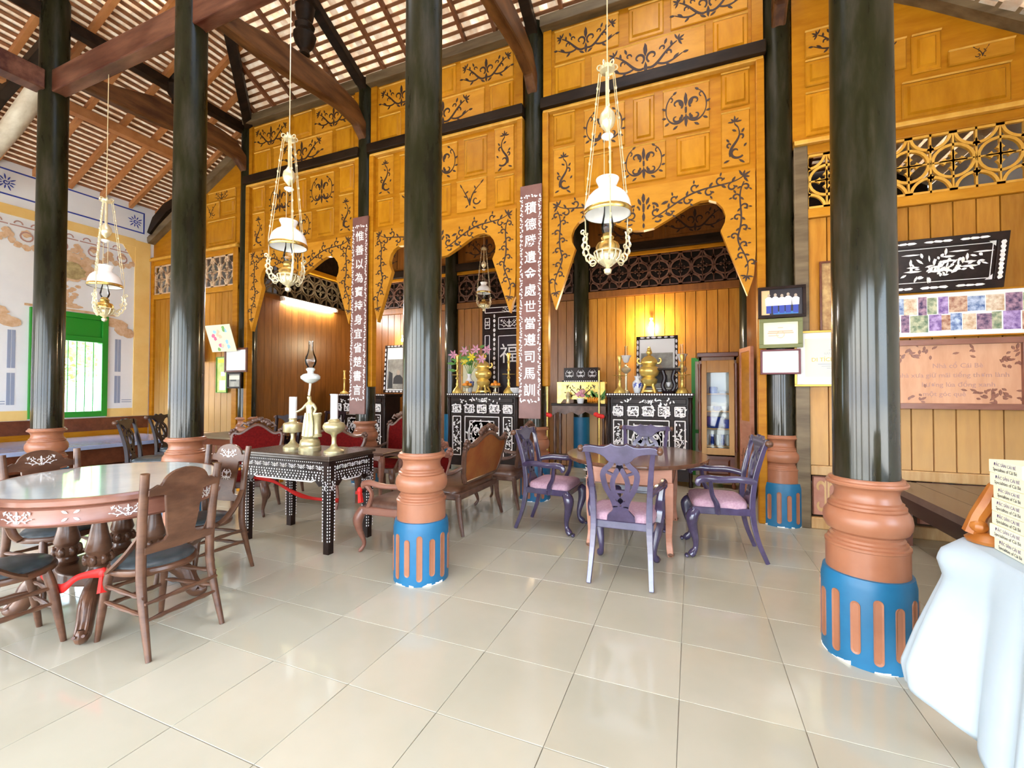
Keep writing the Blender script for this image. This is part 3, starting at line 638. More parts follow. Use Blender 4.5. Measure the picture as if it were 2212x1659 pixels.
hp=lambda t:Vector((-7.5+2.45*t,5.6-2.6*t,zmain(5.6-2.6*t)-.16))
MB().tube([hp(0),hp(1.3)],.10,4).build('hip_rafter','dark',ce,smooth=False)
for x,zz in ((-8.65,-.13),(-7.55,-.13)): MB().box(x-.06,x+.06,-1,5.45 if x<-8 else 5.5,zleft(x)+zz-.09,zleft(x)+zz+.05).build('purlin','rafter2' if x<-8 else 'dark',ce,smooth=False)
MB().tube([(-7.55,2.92,5.52),(-8.6,2.92,5.02),(-9.4,2.92,4.72),(-10.15,2.92,4.45)],[.11,.11,.10,.09],10).build('outrigger_beam','litlog',ce)  # first log's wood made pale to carry the strong light on it
MB().tube([(-7.6,2.92,5.95),(-8.9,2.92,5.55),(-10.15,2.92,5.0)],[.08,.08,.07],4).build('outrigger_beam','dark',ce,smooth=False)
MB().ext([(-9.2,5.2),(-9.6,5.12),(-9.95,4.9),(-10.12,4.62),(-10.05,4.58),(-9.85,4.72),(-9.5,4.95),(-9.2,5.02)],0,.1,WY(0,5.46,0)).build('beam_end','green' if 0 else 'dark',ce,smooth=False)
MB().box(-7.6,-7.4,-1,2.8,5.17,5.42).build('long_tie_beam','red',ce,smooth=False,bevel=.012)
# ================================================================ COLUMNS
def mkcol(name,h,label,full=True):
    root=empty(name,label=label,cat='column')
    MB().lathe([(.150,.95),(.149,1.6),(.143,3.5),(.138,h)],72).build('shaft','column',root)
    if full:
        pr=[(.186,.45),(.186,.59),(.190,.594),(.190,.606),(.178,.612),(.178,.624),(.168,.63),(.168,.642),(.158,.652),(.160,.664),(.182,.680),(.194,.706),(.198,.735),(.193,.768),(.176,.795),(.170,.798),(.174,.804),(.174,.816),(.163,.822),(.163,.834),(.152,.842),(.145,.862),(.143,.882),(.148,.902),(.162,.918),(.180,.926),(.183,.936),(.180,.944),(.170,.947),(.170,.958),(.160,.965)]
        MB().lathe(pr,32).build('moulded_base','terra',root,ang=.5)
        pl=MB().lathe([(.2095,.0),(.2095,.405),(.205,.425),(.200,.455),(.186,.457)],32).build('plinth','blue',root)
        for k in range(14):
            a=2*PI*k/14; hh=.27 if k%2 else .33
            poly=[(.0215*math.cos(t),hh/2+.0215*math.sin(t)-.02) for t in [PI*j/6 for j in range(7)]]+[(-.0215*math.cos(t),-hh/2-.0215*math.sin(t)+.02) for t in [PI*j/6 for j in range(7)]]
            n=len(poly); mm=PM((.2085*math.cos(a),.2085*math.sin(a),.205),(-math.sin(a),math.cos(a),0),(0,0,1))
            q=MB(); inner=[(x*.6,y*.93) for x,y in poly]
            q.add([(x,y,.0042) for x,y in poly]+[(x,y,.0016) for x,y in inner]+[(x,y,-.004) for x,y in poly],[(i,(i+1)%n,n+(i+1)%n,n+i) for i in range(n)]+[tuple(range(n,2*n))]+[(i,2*n+i,2*n+(i+1)%n,(i+1)%n) for i in range(n)],mm)
            q.build('flute','terra',pl,smooth=False)
        q=MB(); r=random.Random(4)
        for k in range(40):
            if r.random()<.45: continue
            a=2*PI*k/40; b=a+2*PI/40*1.05; h1,h2=r.uniform(.003,.022),r.uniform(.003,.022); rr=.2105
            q.add([(rr*math.cos(a),rr*math.sin(a),.001),(rr*math.cos(b),rr*math.sin(b),.001),(rr*math.cos(b),rr*math.sin(b),h2),(rr*math.cos(a),rr*math.sin(a),h1)],[(0,1,2,3)])
        q.build('chipped_edge','white',pl,smooth=False)
    else:
        MB().lathe([(.152,0),(.152,.95)],28).build('painted_foot','blue',root)
    return root
LF=['dark column at far left in front of the green window','dark column on terracotta base behind the oval marble table','dark column with blue plinth between the inlaid table and the purple chairs','dark column with large blue plinth beside the white-clothed table']
LWc=['dark wall column at left hung with small frames','dark wall column behind the left vertical inscription board','dark wall column behind the right vertical inscription board','dark wall column at right hung with three framed pictures']
LI=['dark inner column beside the fluorescent-lit brown boards','dark inner column behind the lilies on the middle altar','blue-footed inner column behind the small offering table','dark inner column in shadow right of the glass cabinet']
c1=mkcol('column',7.45,LF[3]); c2=mkcol('column',6.4,LWc[3]); c3=mkcol('column',4.85,LI[2],False)
for src,labs,y,key in ((c1,LF,YF,3),(c2,LWc,YW,3),(c3,LI,YI,2)):
    for k,x in enumerate(CX):
        o=src if k==key else copy_tree(src)
        place(o,((x-.01,y+.08,0) if (k==3 and src is c1) else (x,y,0)),R.uniform(-.2,.2),labs[k],'round columns of the hall'); o.name='column'
# ================================================================ FURNITURE
def turned(mb,a,b,r0=.012,r1=.019,n=11,seg=8):
    a=Vector(a); b=Vector(b); pts=[a.lerp(b,i/(n-1)) for i in range(n)]
    rr=[r0+(r1-r0)*(.0,.2,.9,.3,.7,1,.7,.3,.9,.2,.0)[i*10//(n-1)] for i in range(n)]
    return mb.tube(pts,rr,seg)
def smooth_path(ks,n=5):
    o=[]; ks=[Vector(k) for k in ks]
    for i in range(len(ks)-1):
        p0=ks[max(i-1,0)];p1=ks[i];p2=ks[i+1];p3=ks[min(i+2,len(ks)-1)]
        for j in range(n):
            t=j/n; o.append(.5*((2*p1)+(p2-p0)*t+(2*p0-5*p1+4*p2-p3)*t*t+(3*p1-p0-3*p2+p3)*t**3))
    o.append(ks[-1]); return o
def spath(ks,rs,n=5):
    p=smooth_path(ks,n); q=smooth_path([(r,0,0) for r in rs],n); return p,[max(.003,v.x) for v in q]
# ---------------------------------------------------------------- splat-back dining chair (faces +y)
def splat_chair(label,wood='chairblue',cloth='pinkcloth',arms=True):
    r=empty('dining_chair',label=label,cat='chair')
    sf=MB(); sf.ext([(-.235,-.22),(.235,-.22),(.265,.24),(-.265,.24)],.385,.445); sf.build('seat_frame',wood,r,smooth=False,bevel=.006)
    cu=MB()
    n=18; rings=[(1.0,.44),(1.01,.465),(.97,.49),(.85,.505),(.5,.512),(.02,.514)]
    base=[]
    for k in range(n*2):
        a=2*PI*k/(n*2); c,s=math.cos(a),math.sin(a); e=.32
        base.append((.245*math.copysign(abs(c)**e,c)*(1+.05*s),.222*math.copysign(abs(s)**e,s)+.012))
    vs=[(x*f,(y-.012)*f+.012,z) for f,z in rings for x,y in base]; N=len(base)
    cu.add(vs,[(i*N+k,i*N+(k+1)%N,(i+1)*N+(k+1)%N,(i+1)*N+k) for i in range(len(rings)-1) for k in range(N)]+[tuple((len(rings)-1)*N+k for k in range(N))])
    cu.build('seat_cushion',cloth,r,ang=1.2)
    for s in (-1,1):
        p,q=spath([(s*.225,-.345,0),(s*.215,-.27,.2),(s*.205,-.235,.42),(s*.21,-.25,.66),(s*.225,-.30,.88),(s*.245,-.345,1.03)],[.021,.024,.028,.026,.023,.021])
        MB().tube(p,q,4,flat=(1.15,1.15)).build('leg',wood,r,smooth=False,bevel=.004)
        p,q=spath([(s*.225,.20,.41),(s*.25,.24,.36),(s*.242,.238,.27),(s*.222,.212,.15),(s*.218,.212,.08),(s*.230,.235,.04),(s*.240,.258,.018)],[.042,.054,.043,.028,.022,.032,.028])
        lg=MB().tube(p,q,10)
        for t in (-.5,0,.5): lg.sph((s*.24+.028*math.sin(t),.262+.026*math.cos(t),.015),.016,8,6)
        lg.build('leg',wood,r)
    B=PM((0,-.233,.455),(1,0,0),(0,-.195,.98))
    cr=MB(); top=bez((-.285,.565),(-.22,.625),(-.14,.55),(-.07,.60),6)+bez((-.06,.61),(-.03,.585),(.03,.585),(.06,.61),5)+bez((.07,.60),(.14,.55),(.22,.625),(.285,.565),6)
    bot=bez((.285,.535),(.2,.54),(.12,.535),(.09,.48),6)+[(.06,.46),(-.06,.46)]+bez((-.09,.48),(-.12,.535),(-.2,.54),(-.285,.535),6)
    cr.ext(top+bot,-.014,.018,B)
    cr.build('crest_rail',wood,r,smooth=False,bevel=.004)
    for s in (-1,1): MB().sph((s*.285,.56,.004),.024,10,8,(1,1.2,1.3),m=B).build('carved_ear','walnut',r)
    sp=MB()
    sp.ext([(-.105,.0),(.105,.0),(.10,.04),(.06,.085),(.055,.12),(-.055,.12),(-.06,.085),(-.10,.04)],-.008,.009,B)
    for s in (-1,1):
        sp.band(bez((s*.040,.11),(s*.05,.2),(s*.105,.22),(s*.122,.33),7)+bez((s*.125,.36),(s*.12,.43),(s*.05,.42),(s*.055,.49),7),.041,-.008,.009,B)
        sp.band(bez((s*.03,.11),(s*.02,.17),(-s*.05,.18),(-s*.055,.27),7)+bez((-s*.057,.29),(-s*.05,.36),(-s*.02,.38),(0,.44),6),.037,-.0075,.0085,B)
        sp.band([(s*.05,.365),(s*.10,.385)],.02,-.007,.008,B)
    sp.band([(0,.42),(0,.49)],.05,-.007,.0085,B); sp.band([(-.05,.235),(.05,.235)],.022,-.007,.008,B)
    sp.build('splat',wood,r,smooth=False)
    if arms:
        for s in (-1,1):
            p,q=spath([(s*.215,-.26,.67),(s*.255,-.13,.695),(s*.285,.02,.69),(s*.29,.13,.695),(s*.30,.185,.685),(s*.305,.20,.655),(s*.303,.183,.645)],[.023,.026,.026,.028,.028,.022,.015],4)
            a=MB().tube(p,q,8,flat=(.9,1.15)).build('arm',wood,r)
            p,q=spath([(s*.255,.04,.40),(s*.268,.05,.48),(s*.27,.085,.56),(s*.288,.10,.68)],[.032,.032,.026,.021])
            MB().tube(p,q,6,flat=(.8,1.25)).build('arm_support',wood,a)
    return r
ch=splat_chair('purple-brown splat-back chair nearest, seen from behind at the oval dining table'); G='splat-back chairs round the oval dining table'
place(ch,(-.505,3.64,0),.03,group=G)
o=place(copy_tree(ch),(-1.36,4.52,0),-PI/2-.05,'purple-brown armchair with pink seat left of the oval dining table',G)
o=place(copy_tree(ch),(.215,4.40,0),PI/2+.10,'purple-brown armchair with pink seat right of the oval dining table',G)
place(splat_chair('bluish splat-back chair on the far side of the oval dining table',arms=False),(-.50,5.04,0),PI,group=G)
bk=splat_chair('dark splat-back chair in front of the low bed by the left wall',wood='chairblack',cloth='leather',arms=False); G='dark chairs by the left wall'
place(bk,(-7.02,3.86,0),-PI/2+.75,group=G)
place(copy_tree(bk),(-7.95,4.75,0),-PI/2+.5,'dark splat-back chair farther back beside the yellow pilaster',G)
place(copy_tree(bk),(-6.05,5.0,0),PI+.2,'black splat-back chair behind the carved red armchair',G)
place(copy_tree(bk),(-6.6,6.5,0),PI,'dark chair inside the left alcove behind the black chair',G)
# ---------------------------------------------------------------- oval dining table
t=empty('dining_table',(-.53,4.66,0),label='oval brown-topped dining table among the purple-brown chairs',cat='table')
N=48; e=[(.69*math.cos(2*PI*k/N),.80*math.sin(2*PI*k/N)) for k in range(N)]
tp=MB(); tp.ext(e,.775,.80); tp.ext([(x*.985,y*.985) for x,y in e],.762,.775); tp.build('tabletop','tablewood',t,smooth=False,bevel=.005)
for v in ((-.37,.37,.58,.60),(-.37,-.35,-.58,.58),(.35,.37,-.58,.58)): MB().box(*v,.60,.762).build('apron','tablepink',t,smooth=False)
ap=MB().box(-.37,.37,-.60,-.58,.60,.762).build('apron','tablepink',t,smooth=False)
MB().box(-.375,.375,-.605,.605,.592,.605).build('moulding','tablewood',ap,smooth=False)
for sx in (-1,1):
    for sy in (-1,1):
        p,q=spath([(sx*.345,sy*.575,.64),(sx*.347,sy*.578,.4),(sx*.342,sy*.572,.16),(sx*.350,sy*.58,.05),(sx*.358,sy*.588,.0)],[.045,.042,.033,.035,.028])
        MB().tube(p,q,4,rot=0,flat=(1.1,1.1)).build('leg','tablepink',t,smooth=False,bevel=.006)
        MB().sph((sx*.356,sy*.587,.022),.032,8,6,(1,1,.7)).build('foot','tablewood',t)
MB().box(-.3,.3,.42,.50,.30,.38).build('stretcher','chairblue',t,smooth=False,bevel=.008)
# ---------------------------------------------------------------- round-seat chair with shield back (faces +y)
def shield_chair(label):
    r=empty('shield_back_chair',label=label,cat='chair')
    MB().lathe([(.185,.405),(.205,.41),(.212,.425),(.208,.44),(.19,.447)],28,m=Matrix.Diagonal((1,1.02,1,1))).build('seat_rim','walnut',r)
    MB().lathe([(.192,.442),(.194,.456),(.182,.468),(.12,.474),(.01,.474)],28,m=Matrix.Diagonal((1,1.02,1,1))).build('seat_pad','leather',r)
    for s in (-1,1):
        p,q=spath([(s*.205,-.29,0),(s*.195,-.225,.25),(s*.19,-.195,.43),(s*.195,-.205,.7),(s*.205,-.24,.985)],[.014,.021,.024,.023,.021])
        MB().tube(p,q,10).build('leg','walnut',r)
        p,q=spath([(s*.145,.13,.42),(s*.155,.155,.30),(s*.17,.20,.0)],[.020,.024,.014])
        MB().tube(p,q,10).build('leg','walnut',r)
        p,q=spath([(s*.195,-.20,.66),(s*.215,-.13,.56),(s*.225,-.03,.47),(s*.215,.03,.435)],[.012,.015,.016,.014])
        MB().tube(p,q,6,flat=(1.6,.8)).build('bracket','walnut',r)
    for h in (.2,.29):
        for a,b in (((-.2,-.245,h),(.2,-.245,h)),((-.155,.165,h),(.155,.165,h)),((-.2,-.235,h+.03),(-.16,.17,h+.03)),((.2,-.235,h+.03),(.16,.17,h+.03))):
            turned(MB(),a,b,.008,.015).build('stretcher','walnut',r)
    B=PM((0,-.205,.5),(1,0,0),(0,-.11,.99))
    out=bez((-.195,.40),(-.165,.40),(-.15,.435),(-.135,.415),4)+bez((-.125,.43),(-.11,.475),(-.06,.497),(0,.498),7)
    out=out+[(-x,y) for x,y in out[::-1]]
    low=[(.195,.365),(.12,.36),(.105,.355)]+bez((.105,.34),(.085,.22),(.09,.17),(.075,.12),5)+bez((.075,.12),(.09,.08),(.13,.1),(.19,.085),4)+[(.19,.045),(.0,.04)]
    low=low+[(-x,y) for x,y in low[::-1]]
    bp=MB().ext(out+low,-.009,.009,B).build('back_panel','walnut',r,smooth=False,bevel=.003)
    c=MB(); mw.emit(c,B@Matrix.Diagonal((1,1,-1,1))@TR(0,.425,.0105),.09); mc.emit(c,B@Matrix.Diagonal((1,1,-1,1))@TR(0,.25,.0105),.055); c.build('inlay','pearl',bp,smooth=False)
    return r
sh=shield_chair('worn brown shield-back chair nearest, seen from behind at the oval marble table'); G='shield-back chairs round the oval marble table'
place(sh,(-2.96,1.635,0),PI/2+.06,group=G)
place(copy_tree(sh),(-3.52,1.20,0),-.08,'shield-back chair cut off by the left edge of the picture',G)
place(copy_tree(sh),(-4.17,1.70,0),-PI/2+.05,'shield-back chair on the far left side of the marble table, inlaid crest showing',G)
place(copy_tree(sh),(-3.50,2.24,0),PI+.12,'shield-back chair at the right end of the marble table, pale crest in the light',G)
# ---------------------------------------------------------------- oval marble table
t=empty('marble_table',(-3.58,1.72,0),label='oval grey marble-topped table on carved pedestal with inlaid rim',cat='table')
N=56
def ell(rx,ry): return [(rx*math.cos(2*PI*k/N),ry*math.sin(2*PI*k/N)) for k in range(N)]
RX,RY=.70,.60; rz=-.35
rot=RZ(rz)
MB().ext(ell(RX-.03,RY-.03),.84,.858,rot).build('marble_top','marble',t,smooth=False)
rim=MB(); pr=[(.0,.858),(.018,.858),(.03,.846),(.03,.822),(.018,.812),(-.03,.81)]
vs=[];n=len(pr)
for k in range(N):
    a=2*PI*k/N
    for d,z in pr: vs.append(((RX-.03+d)*math.cos(a),(RY-.03+d)*math.sin(a),z))
rim.add(vs,[(k*n+i,((k+1)%N)*n+i,((k+1)%N)*n+i+1,k*n+i+1) for k in range(N) for i in range(n-1)],rot).build('rim_moulding','apron',t)
ap=MB(); pr=[(-.03,.812),(-.012,.80),(-.012,.735),(-.004,.722),(-.02,.708),(-.06,.708)]; vs=[]; n=len(pr)
for k in range(N):
    a=2*PI*k/N
    for d,z in pr: vs.append(((RX+d)*math.cos(a),(RY+d)*math.sin(a),z))
ap=ap.add(vs,[(k*n+i,((k+1)%N)*n+i,((k+1)%N)*n+i+1,k*n+i+1) for k in range(N) for i in range(n-1)],rot).build('apron','apron',t)
c=MB(); rr=random.Random(3)
for k in range(16):
    a=2*PI*k/16; ti=Vector((-(RX-.01)*math.sin(a),(RY-.01)*math.cos(a),0)).normalized()
    m=rot@PM(((RX-.0105)*math.cos(a),(RY-.0105)*math.sin(a),.768),ti,(0,0,1))
    if k%2==0: mw.emit(c,m,.085,.0025); 
    else:
        o=Orn(); o.leaf(-.2,.2,2.6,.5,.3).leaf(-.2,-.2,-2.6,.5,.3).leaf(.2,.2,.5,.5,.3).leaf(.2,-.2,-.5,.5,.3); o.emit(c,m,.06,.0025)
c.build('inlay','pearl',ap,smooth=False)
for sx in (-1,1):
    for sy in (-1,1):
        x,y=sx*.18,sy*.15
        pr=[(.03,.30),(.05,.305),(.062,.33),(.05,.345),(.048,.36),(.066,.385),(.07,.41),(.055,.43),(.06,.445),(.066,.46),(.05,.53),(.034,.62),(.030,.65),(.045,.66),(.048,.675),(.034,.69),(.05,.705),(.05,.72)]
        cl=MB().lathe(pr,16,TR(x,y,0)).build('pedestal_column','walnut',t)
        gd=MB()
        for k in range(8): a=2*PI*k/8; gd.sph((x+.062*math.cos(a),y+.062*math.sin(a),.40),.019,8,6,(1,1,1.6))
        gd.build('gadroon','walnut',cl)
        p,q=spath([(sx*.16,sy*.13,.27),(sx*.25,sy*.20,.26),(sx*.32,sy*.26,.19),(sx*.35,sy*.285,.10),(sx*.38,sy*.31,.05),(sx*.405,sy*.33,.055),(sx*.40,sy*.325,.085)],[.05,.055,.055,.05,.048,.036,.02],5)
        ft=MB().tube(p,q,10,flat=(.8,1)).build('scroll_foot','walnut',t)
        rb=MB()
        for dd in (-.02,.02):
            u=Vector((-sy*.6,sx*.8,0)).normalized()*dd
            rb.tube([Vector(v)+u+Vector((sx*.030,sy*.024,.016)) for v in p[:-6]],.009,6)
        rb.build('carved_rib','walnut',ft)
MB().ext([(x*.30,y*.30) for x,y in ell(1,.85)],.24,.31).build('pedestal_base','walnut',t,smooth=False,bevel=.01)
# ---------------------------------------------------------------- carved rosewood seats (face +y)
def carved_seat(label,W=.58,name='armchair',cat='armchair',pad='redcloth',back='redcloth',wood='carvedwood',H=1.0,seatmat=None,rear=None,narrow=1.0):
    r=empty(name,label=label,cat=cat); w=W/2
    fr=MB(); front=[(-w,.27)]+bez((-w,.27),(-w*.5,.25),(-w*.4,.31),(0,.31),8)[1:]; front=front+[(-x,y) for x,y in front[::-1]][1:]
    fr.ext(front+[(w*.9,-.26),(-w*.9,-.26)],.34,.41); fr.build('seat_frame',wood,r,smooth=False,bevel=.012)
    n=24; base=[]
    for k in range(n*2):
        a=2*PI*k/(n*2); c,s=math.cos(a),math.sin(a); base.append(((w-.03)*math.copysign(abs(c)**.35,c),.255*math.copysign(abs(s)**.35,s)+.01))
    rings=[(1,.40),(1.0,.43),(.95,.452),(.8,.465),(.02,.47)]; NB=len(base)
    MB().add([(x*f,y*f,z) for f,z in rings for x,y in base],[(i*NB+k,i*NB+(k+1)%NB,(i+1)*NB+(k+1)%NB,(i+1)*NB+k) for i in range(len(rings)-1) for k in range(NB)]+[tuple((len(rings)-1)*NB+k for k in range(NB))]).build('seat_pad',seatmat or pad,r,ang=1.2)
    for s in (-1,1):
        p,q=spath([(s*(w-.04),.25,.38),(s*(w-.01),.285,.30),(s*(w-.015),.275,.2),(s*(w-.045),.245,.08),(s*(w-.03),.27,.02),(s*(w-.02),.285,.012)],[.042,.046,.030,.018,.018,.014])
        MB().tube(p,q,10).build('leg',wood,r)
        p,q=spath([(s*(w-.05),-.24,.38),(s*(w-.05),-.26,.2),(s*(w-.03),-.31,.0)],[.032,.026,.017])
        MB().tube(p,q,8).build('leg',wood,r)
    bw=w*.92*narrow
    B=PM((0,-.25,.43),(1,0,0),(0,-.2,.98)); hh=H-.43
    out=[(-bw*.78,.08),(-bw*.9,.16)]+bez((-bw*.92,.2),(-bw*1.05,.35*hh/.57),(-bw*1.1,.45*hh/.57),(-bw*.95,hh*.80),8)+bez((-bw*.9,hh*.8),(-bw*.6,hh*.72),(-bw*.4,hh*.95),(0,hh*.97),8)
    out=out+[(-x,y) for x,y in out[::-1]][1:]
    pn=MB().ext(out,-.02,.016,B).build('back_panel',rear or back,r,smooth=False)
    if rear: MB().ext([(x*.93,y*.97+.004) for x,y in out],-.026,-.0205,B).build('front_cover',back,pn,smooth=False)
    fm=MB(); fm.tube([B@Vector((x,y,0)) for x,y in out+[out[0]]],.026,8,caps=False)
    fm.build('back_frame',wood,r)
    cr=MB(); g=random.Random(5)
    for k in range(11):
        u=-1+2*k/10; cr.sph((u*.13*(1+.5*(W>.8)),hh*.99+.055*(1-u*u)+g.uniform(-.01,.012),0),.026+.008*g.random(),8,6,(1.2,1,.8),m=B)
    for s in (-1,1): cr.tube([B@Vector(v) for v in ((s*.10,hh*.97,0),(s*.17,hh*1.02,0),(s*.2,hh*.95,0),(s*.15,hh*.93,0))],[.018,.018,.014,.008],6)
    cr.build('carved_crest',wood,r)
    for s in (-1,1):
        ea=MB()
        for k in range(7): a=k*.9; ea.sph((s*bw*1.0+.035*math.cos(a),hh*.80+.045*math.sin(a),.0),.024,8,6,(1,1,.9),m=B)
        ea.sph((s*bw*1.0,hh*.80,.015),.028,8,6,m=B); ea.build('carved_ear',wood,r)
    for s in (-1,1):
        p,q=spath([(s*bw*.97,-.30,.68),(s*(w-.005),-.18,.62),(s*(w+.02),.0,.615),(s*(w+.03),.12,.635),(s*(w+.03),.19,.62),(s*(w+.025),.205,.585)],[.018,.022,.023,.026,.026,.016])
        a=MB().tube(p,q,8).build('arm',wood,r)
        p,q=spath([(s*(w+.022),.18,.62),(s*(w+.0),.13,.54),(s*(w-.02),.16,.46),(s*(w-.03),.2,.38)],[.022,.018,.020,.026])
        MB().tube(p,q,8).build('arm_support',wood,a)
    return r
G='carved rosewood seating suite'
place(carved_seat('carved armchair with dark red velvet back left of the inlaid table',.60,H=1.03),(-4.89,3.66,0),math.radians(-146),group=G)
place(carved_seat('carved rosewood sofa with dark red velvet back behind the brass lamps',1.15,'sofa','sofa',H=.93),(-4.62,4.42,0),PI,group=G)
place(carved_seat('carved armchair with small red oval back behind the carved side table',.62,H=1.08,narrow=.8),(-3.95,5.06,0),PI,group=G)
place(carved_seat('pinkish carved armchair with brown seat half hidden by the middle column',.56,seatmat='carvedwood',wood='apron',H=.95),(-2.47,3.40,0),PI/2,group=G)
place(carved_seat('carved settee with worn orange leather back seen from behind',1.02,'settee','sofa',back='redcloth',rear='orangecloth',H=1.02,seatmat='walnut'),(-2.40,4.33,0),PI/2,group=G)
place(carved_seat('carved armchair with glossy solid wood back behind the left purple armchair',.52,seatmat='carvedwood',back='walnut',rear='walnut',H=1.0),(-2.25,5.20,0),PI/2,group=G)
# carved side table
t=empty('side_table',(-3.66,4.32,0),label='carved pinkish side table right of the red sofa',cat='table')
MB().ext([(-.38,-.2),(-.3,-.23),(.3,-.23),(.38,-.2),(.38,.2),(-.38,.2)],.69,.72).build('tabletop','carvedwood',t,smooth=False,bevel=.008)
pp=[(-.36,.0)]+bez((-.36,-.07),(-.2,-.02),(-.15,-.09),(0,-.09),8); pp=pp+[(-x,y) for x,y in pp[::-1]][1:]
for y in (-.2,.18): MB().ext(pp,0,.02,PM((0,y,.69),(1,0,0),(0,0,1))).build('apron','apron',t,smooth=False,bevel=.004)
for sx in (-1,1):
    for sy in (-1,1):
        p,q=spath([(sx*.33,sy*.17,.69),(sx*.355,sy*.19,.6),(sx*.34,sy*.18,.4),(sx*.315,sy*.16,.15),(sx*.33,sy*.175,.0)],[.035,.04,.026,.018,.018]); MB().tube(p,q,8).build('leg','apron',t)
# far table by the left wall column
t=empty('far_table',(-6.55,4.72,0),label='plain pale-topped table behind the shield-back chairs near the left wall column',cat='table')
MB().box(-.62,.62,-.40,.40,.73,.76).build('tabletop','grey',t,smooth=False,bevel=.006)
for y in (-.35,.33): MB().box(-.56,.56,y,y+.02,.63,.73).build('apron','mahog',t,smooth=False)
for sx in (-1,1):
    for sy in (-1,1): MB().box(sx*.55-.035,sx*.55+.035,sy*.33-.035,sy*.33+.035,0,.73).build('leg','orange',t,smooth=False,bevel=.005)
# ---------------------------------------------------------------- inlaid square table with lamps
t=empty('inlaid_table',(-3.48,3.25,0),label='dark rectangular table with mother-of-pearl inlay carrying three brass lamps',cat='table')
W,D=.545,.285
MB().box(-W-.02,W+.02,-D-.02,D+.02,.835,.86).box(-W,W,-D,D,.81,.835).build('tabletop',mat('brown_inlay_top',(.055,.036,.026),.2,col2=(.085,.058,.042),scale=(12,2,2)),t,smooth=False,bevel=.006)
def dots(mb,m,x0,x1,z,n,r,rr=None):
    for k in range(n):
        x=x0+(x1-x0)*(k+.5)/n; q=r*(rr.uniform(.6,1.2) if rr else 1); mb.ext([(x+q*math.cos(a*PI/3),z+q*math.sin(a*PI/3)) for a in range(6)],-.001,.0025,m)
rg=random.Random(8)
for i,(m,w) in enumerate(((PM((0,-D,0),(1,0,0),(0,0,1)),W),(PM((W,0,0),(0,1,0),(0,0,1)),D),(PM((0,D,0),(-1,0,0),(0,0,1)),W),(PM((-W,0,0),(0,-1,0),(0,0,1)),D))):
    ap=MB().ext([(-w+.04,.70),(w-.04,.70),(w-.04,.81),(-w+.04,.81)],-.02,0,m)
    fr=[(-w+.05,.70),(w-.05,.70),(w-.05,.60),(w-.12,.585),(w-.17,.635)]+[(w-.17-(2*w-.34)*k/8,.622+.012*(k%2)) for k in range(1,8)]+[(-w+.17,.635),(-w+.12,.585),(-w+.05,.60)]
    ap.ext(fr,-.014,-.004,m); ap=ap.build('apron','inlaywood',t,smooth=False)
    c=MB(); 
    for k in range(9 if w>.4 else 5):
        n=9 if w>.4 else 5; mw.emit(c,m@TR(-w+.05+(2*w-.1)*(k+.5)/n,.755,.001),.052,.002)
    dots(c,m,-w+.05,w-.05,.797,40 if w>.4 else 20,.005); dots(c,m,-w+.05,w-.05,.71,30 if w>.4 else 16,.007)
    for rr_ in range(3): dots(c,m@TR(0,0,-.004),-w+.06,w-.06,.685-.022*rr_,(26 if w>.4 else 13)-rr_,.0085,rg)
    c.band([(-w+.19,.655),(-w+.17,.635),(-w+.2,.625),(w-.2,.625),(w-.17,.635),(w-.19,.655)],.012,-.001,.002,m)
    c.build('inlay','pearl',ap,smooth=False)
for sx in (-1,1):
    for sy in (-1,1):
        x,y=sx*(W-.035),sy*(D-.035)
        lg=MB(); 
        lg.add([(x+a*(.040 if z>.2 else .030)+(sx*.0),y+b*(.040 if z>.2 else .030),z) for z in (0,.1,.55,.81) for a,b in ((-1,-1),(1,-1),(1,1),(-1,1))],[(i*4+k,i*4+(k+1)%4,i*4+4+(k+1)%4,i*4+4+k) for i in range(3) for k in range(4)]+[(3,2,1,0),(12,13,14,15)])
        lg=lg.build('leg','inlaywood',t,smooth=False)
        c=MB()
        for m in (PM((x,y-.0405,0),(1,0,0),(0,0,1)),PM((x+.0405,y,0),(0,1,0),(0,0,1)),PM((x-.0405,y,0),(0,-1,0),(0,0,1))):
            for side in (-.028,.028):
                for k in range(24): c.ext([(side+u,.12+.028*k+v) for u,v in ((-.004,-.007),(.004,-.007),(.004,.007),(-.004,.007))],-.001,.0025,m)
            mt.emit(c,m@TR(0,.6,0),.05,.002)
        c.build('inlay','pearl',lg,smooth=False)
def lamp_table(x,y,label,prof,hchim,rchim,zc,kind):
    r=empty('table_lamp',(x,y,.86),label=label,cat='lamp',group='brass oil lamps on the inlaid table')
    MB().lathe(prof,24).build('lamp_base','lampbrass',r)
    return r
r=lamp_table(-3.68,3.24,'left brass oil lamp with tall white candle tube on the inlaid table',[(.088,0),(.088,.02),(.07,.035),(.045,.05),(.024,.075),(.018,.12),(.02,.15),(.03,.16),(.085,.165),(.09,.175),(.09,.245),(.08,.255),(.04,.265),(.034,.28),(.04,.30),(.03,.31)],0,0,0,0)
MB().tube([(0,0,.30),(0,0,.515)],.036,16).build('candle_tube','white',r)
r=lamp_table(-3.11,3.20,'right brass oil lamp with round font and white tube on the inlaid table',[(.09,0),(.09,.015),(.06,.03),(.035,.05),(.022,.08),(.020,.14),(.03,.165),(.075,.19),(.098,.225),(.10,.25),(.085,.275),(.055,.285),(.05,.30),(.03,.315)],0,0,0,0)
MB().tube([(0,0,.31),(0,0,.545)],.034,16).build('candle_tube','white',r)
r=lamp_table(-3.42,3.21,'tall statue lamp with glass chimney between the two brass lamps',[(.10,0),(.102,.03),(.09,.045),(.095,.06),(.085,.10),(.07,.115),(.075,.13),(.055,.14)],0,0,0,0)
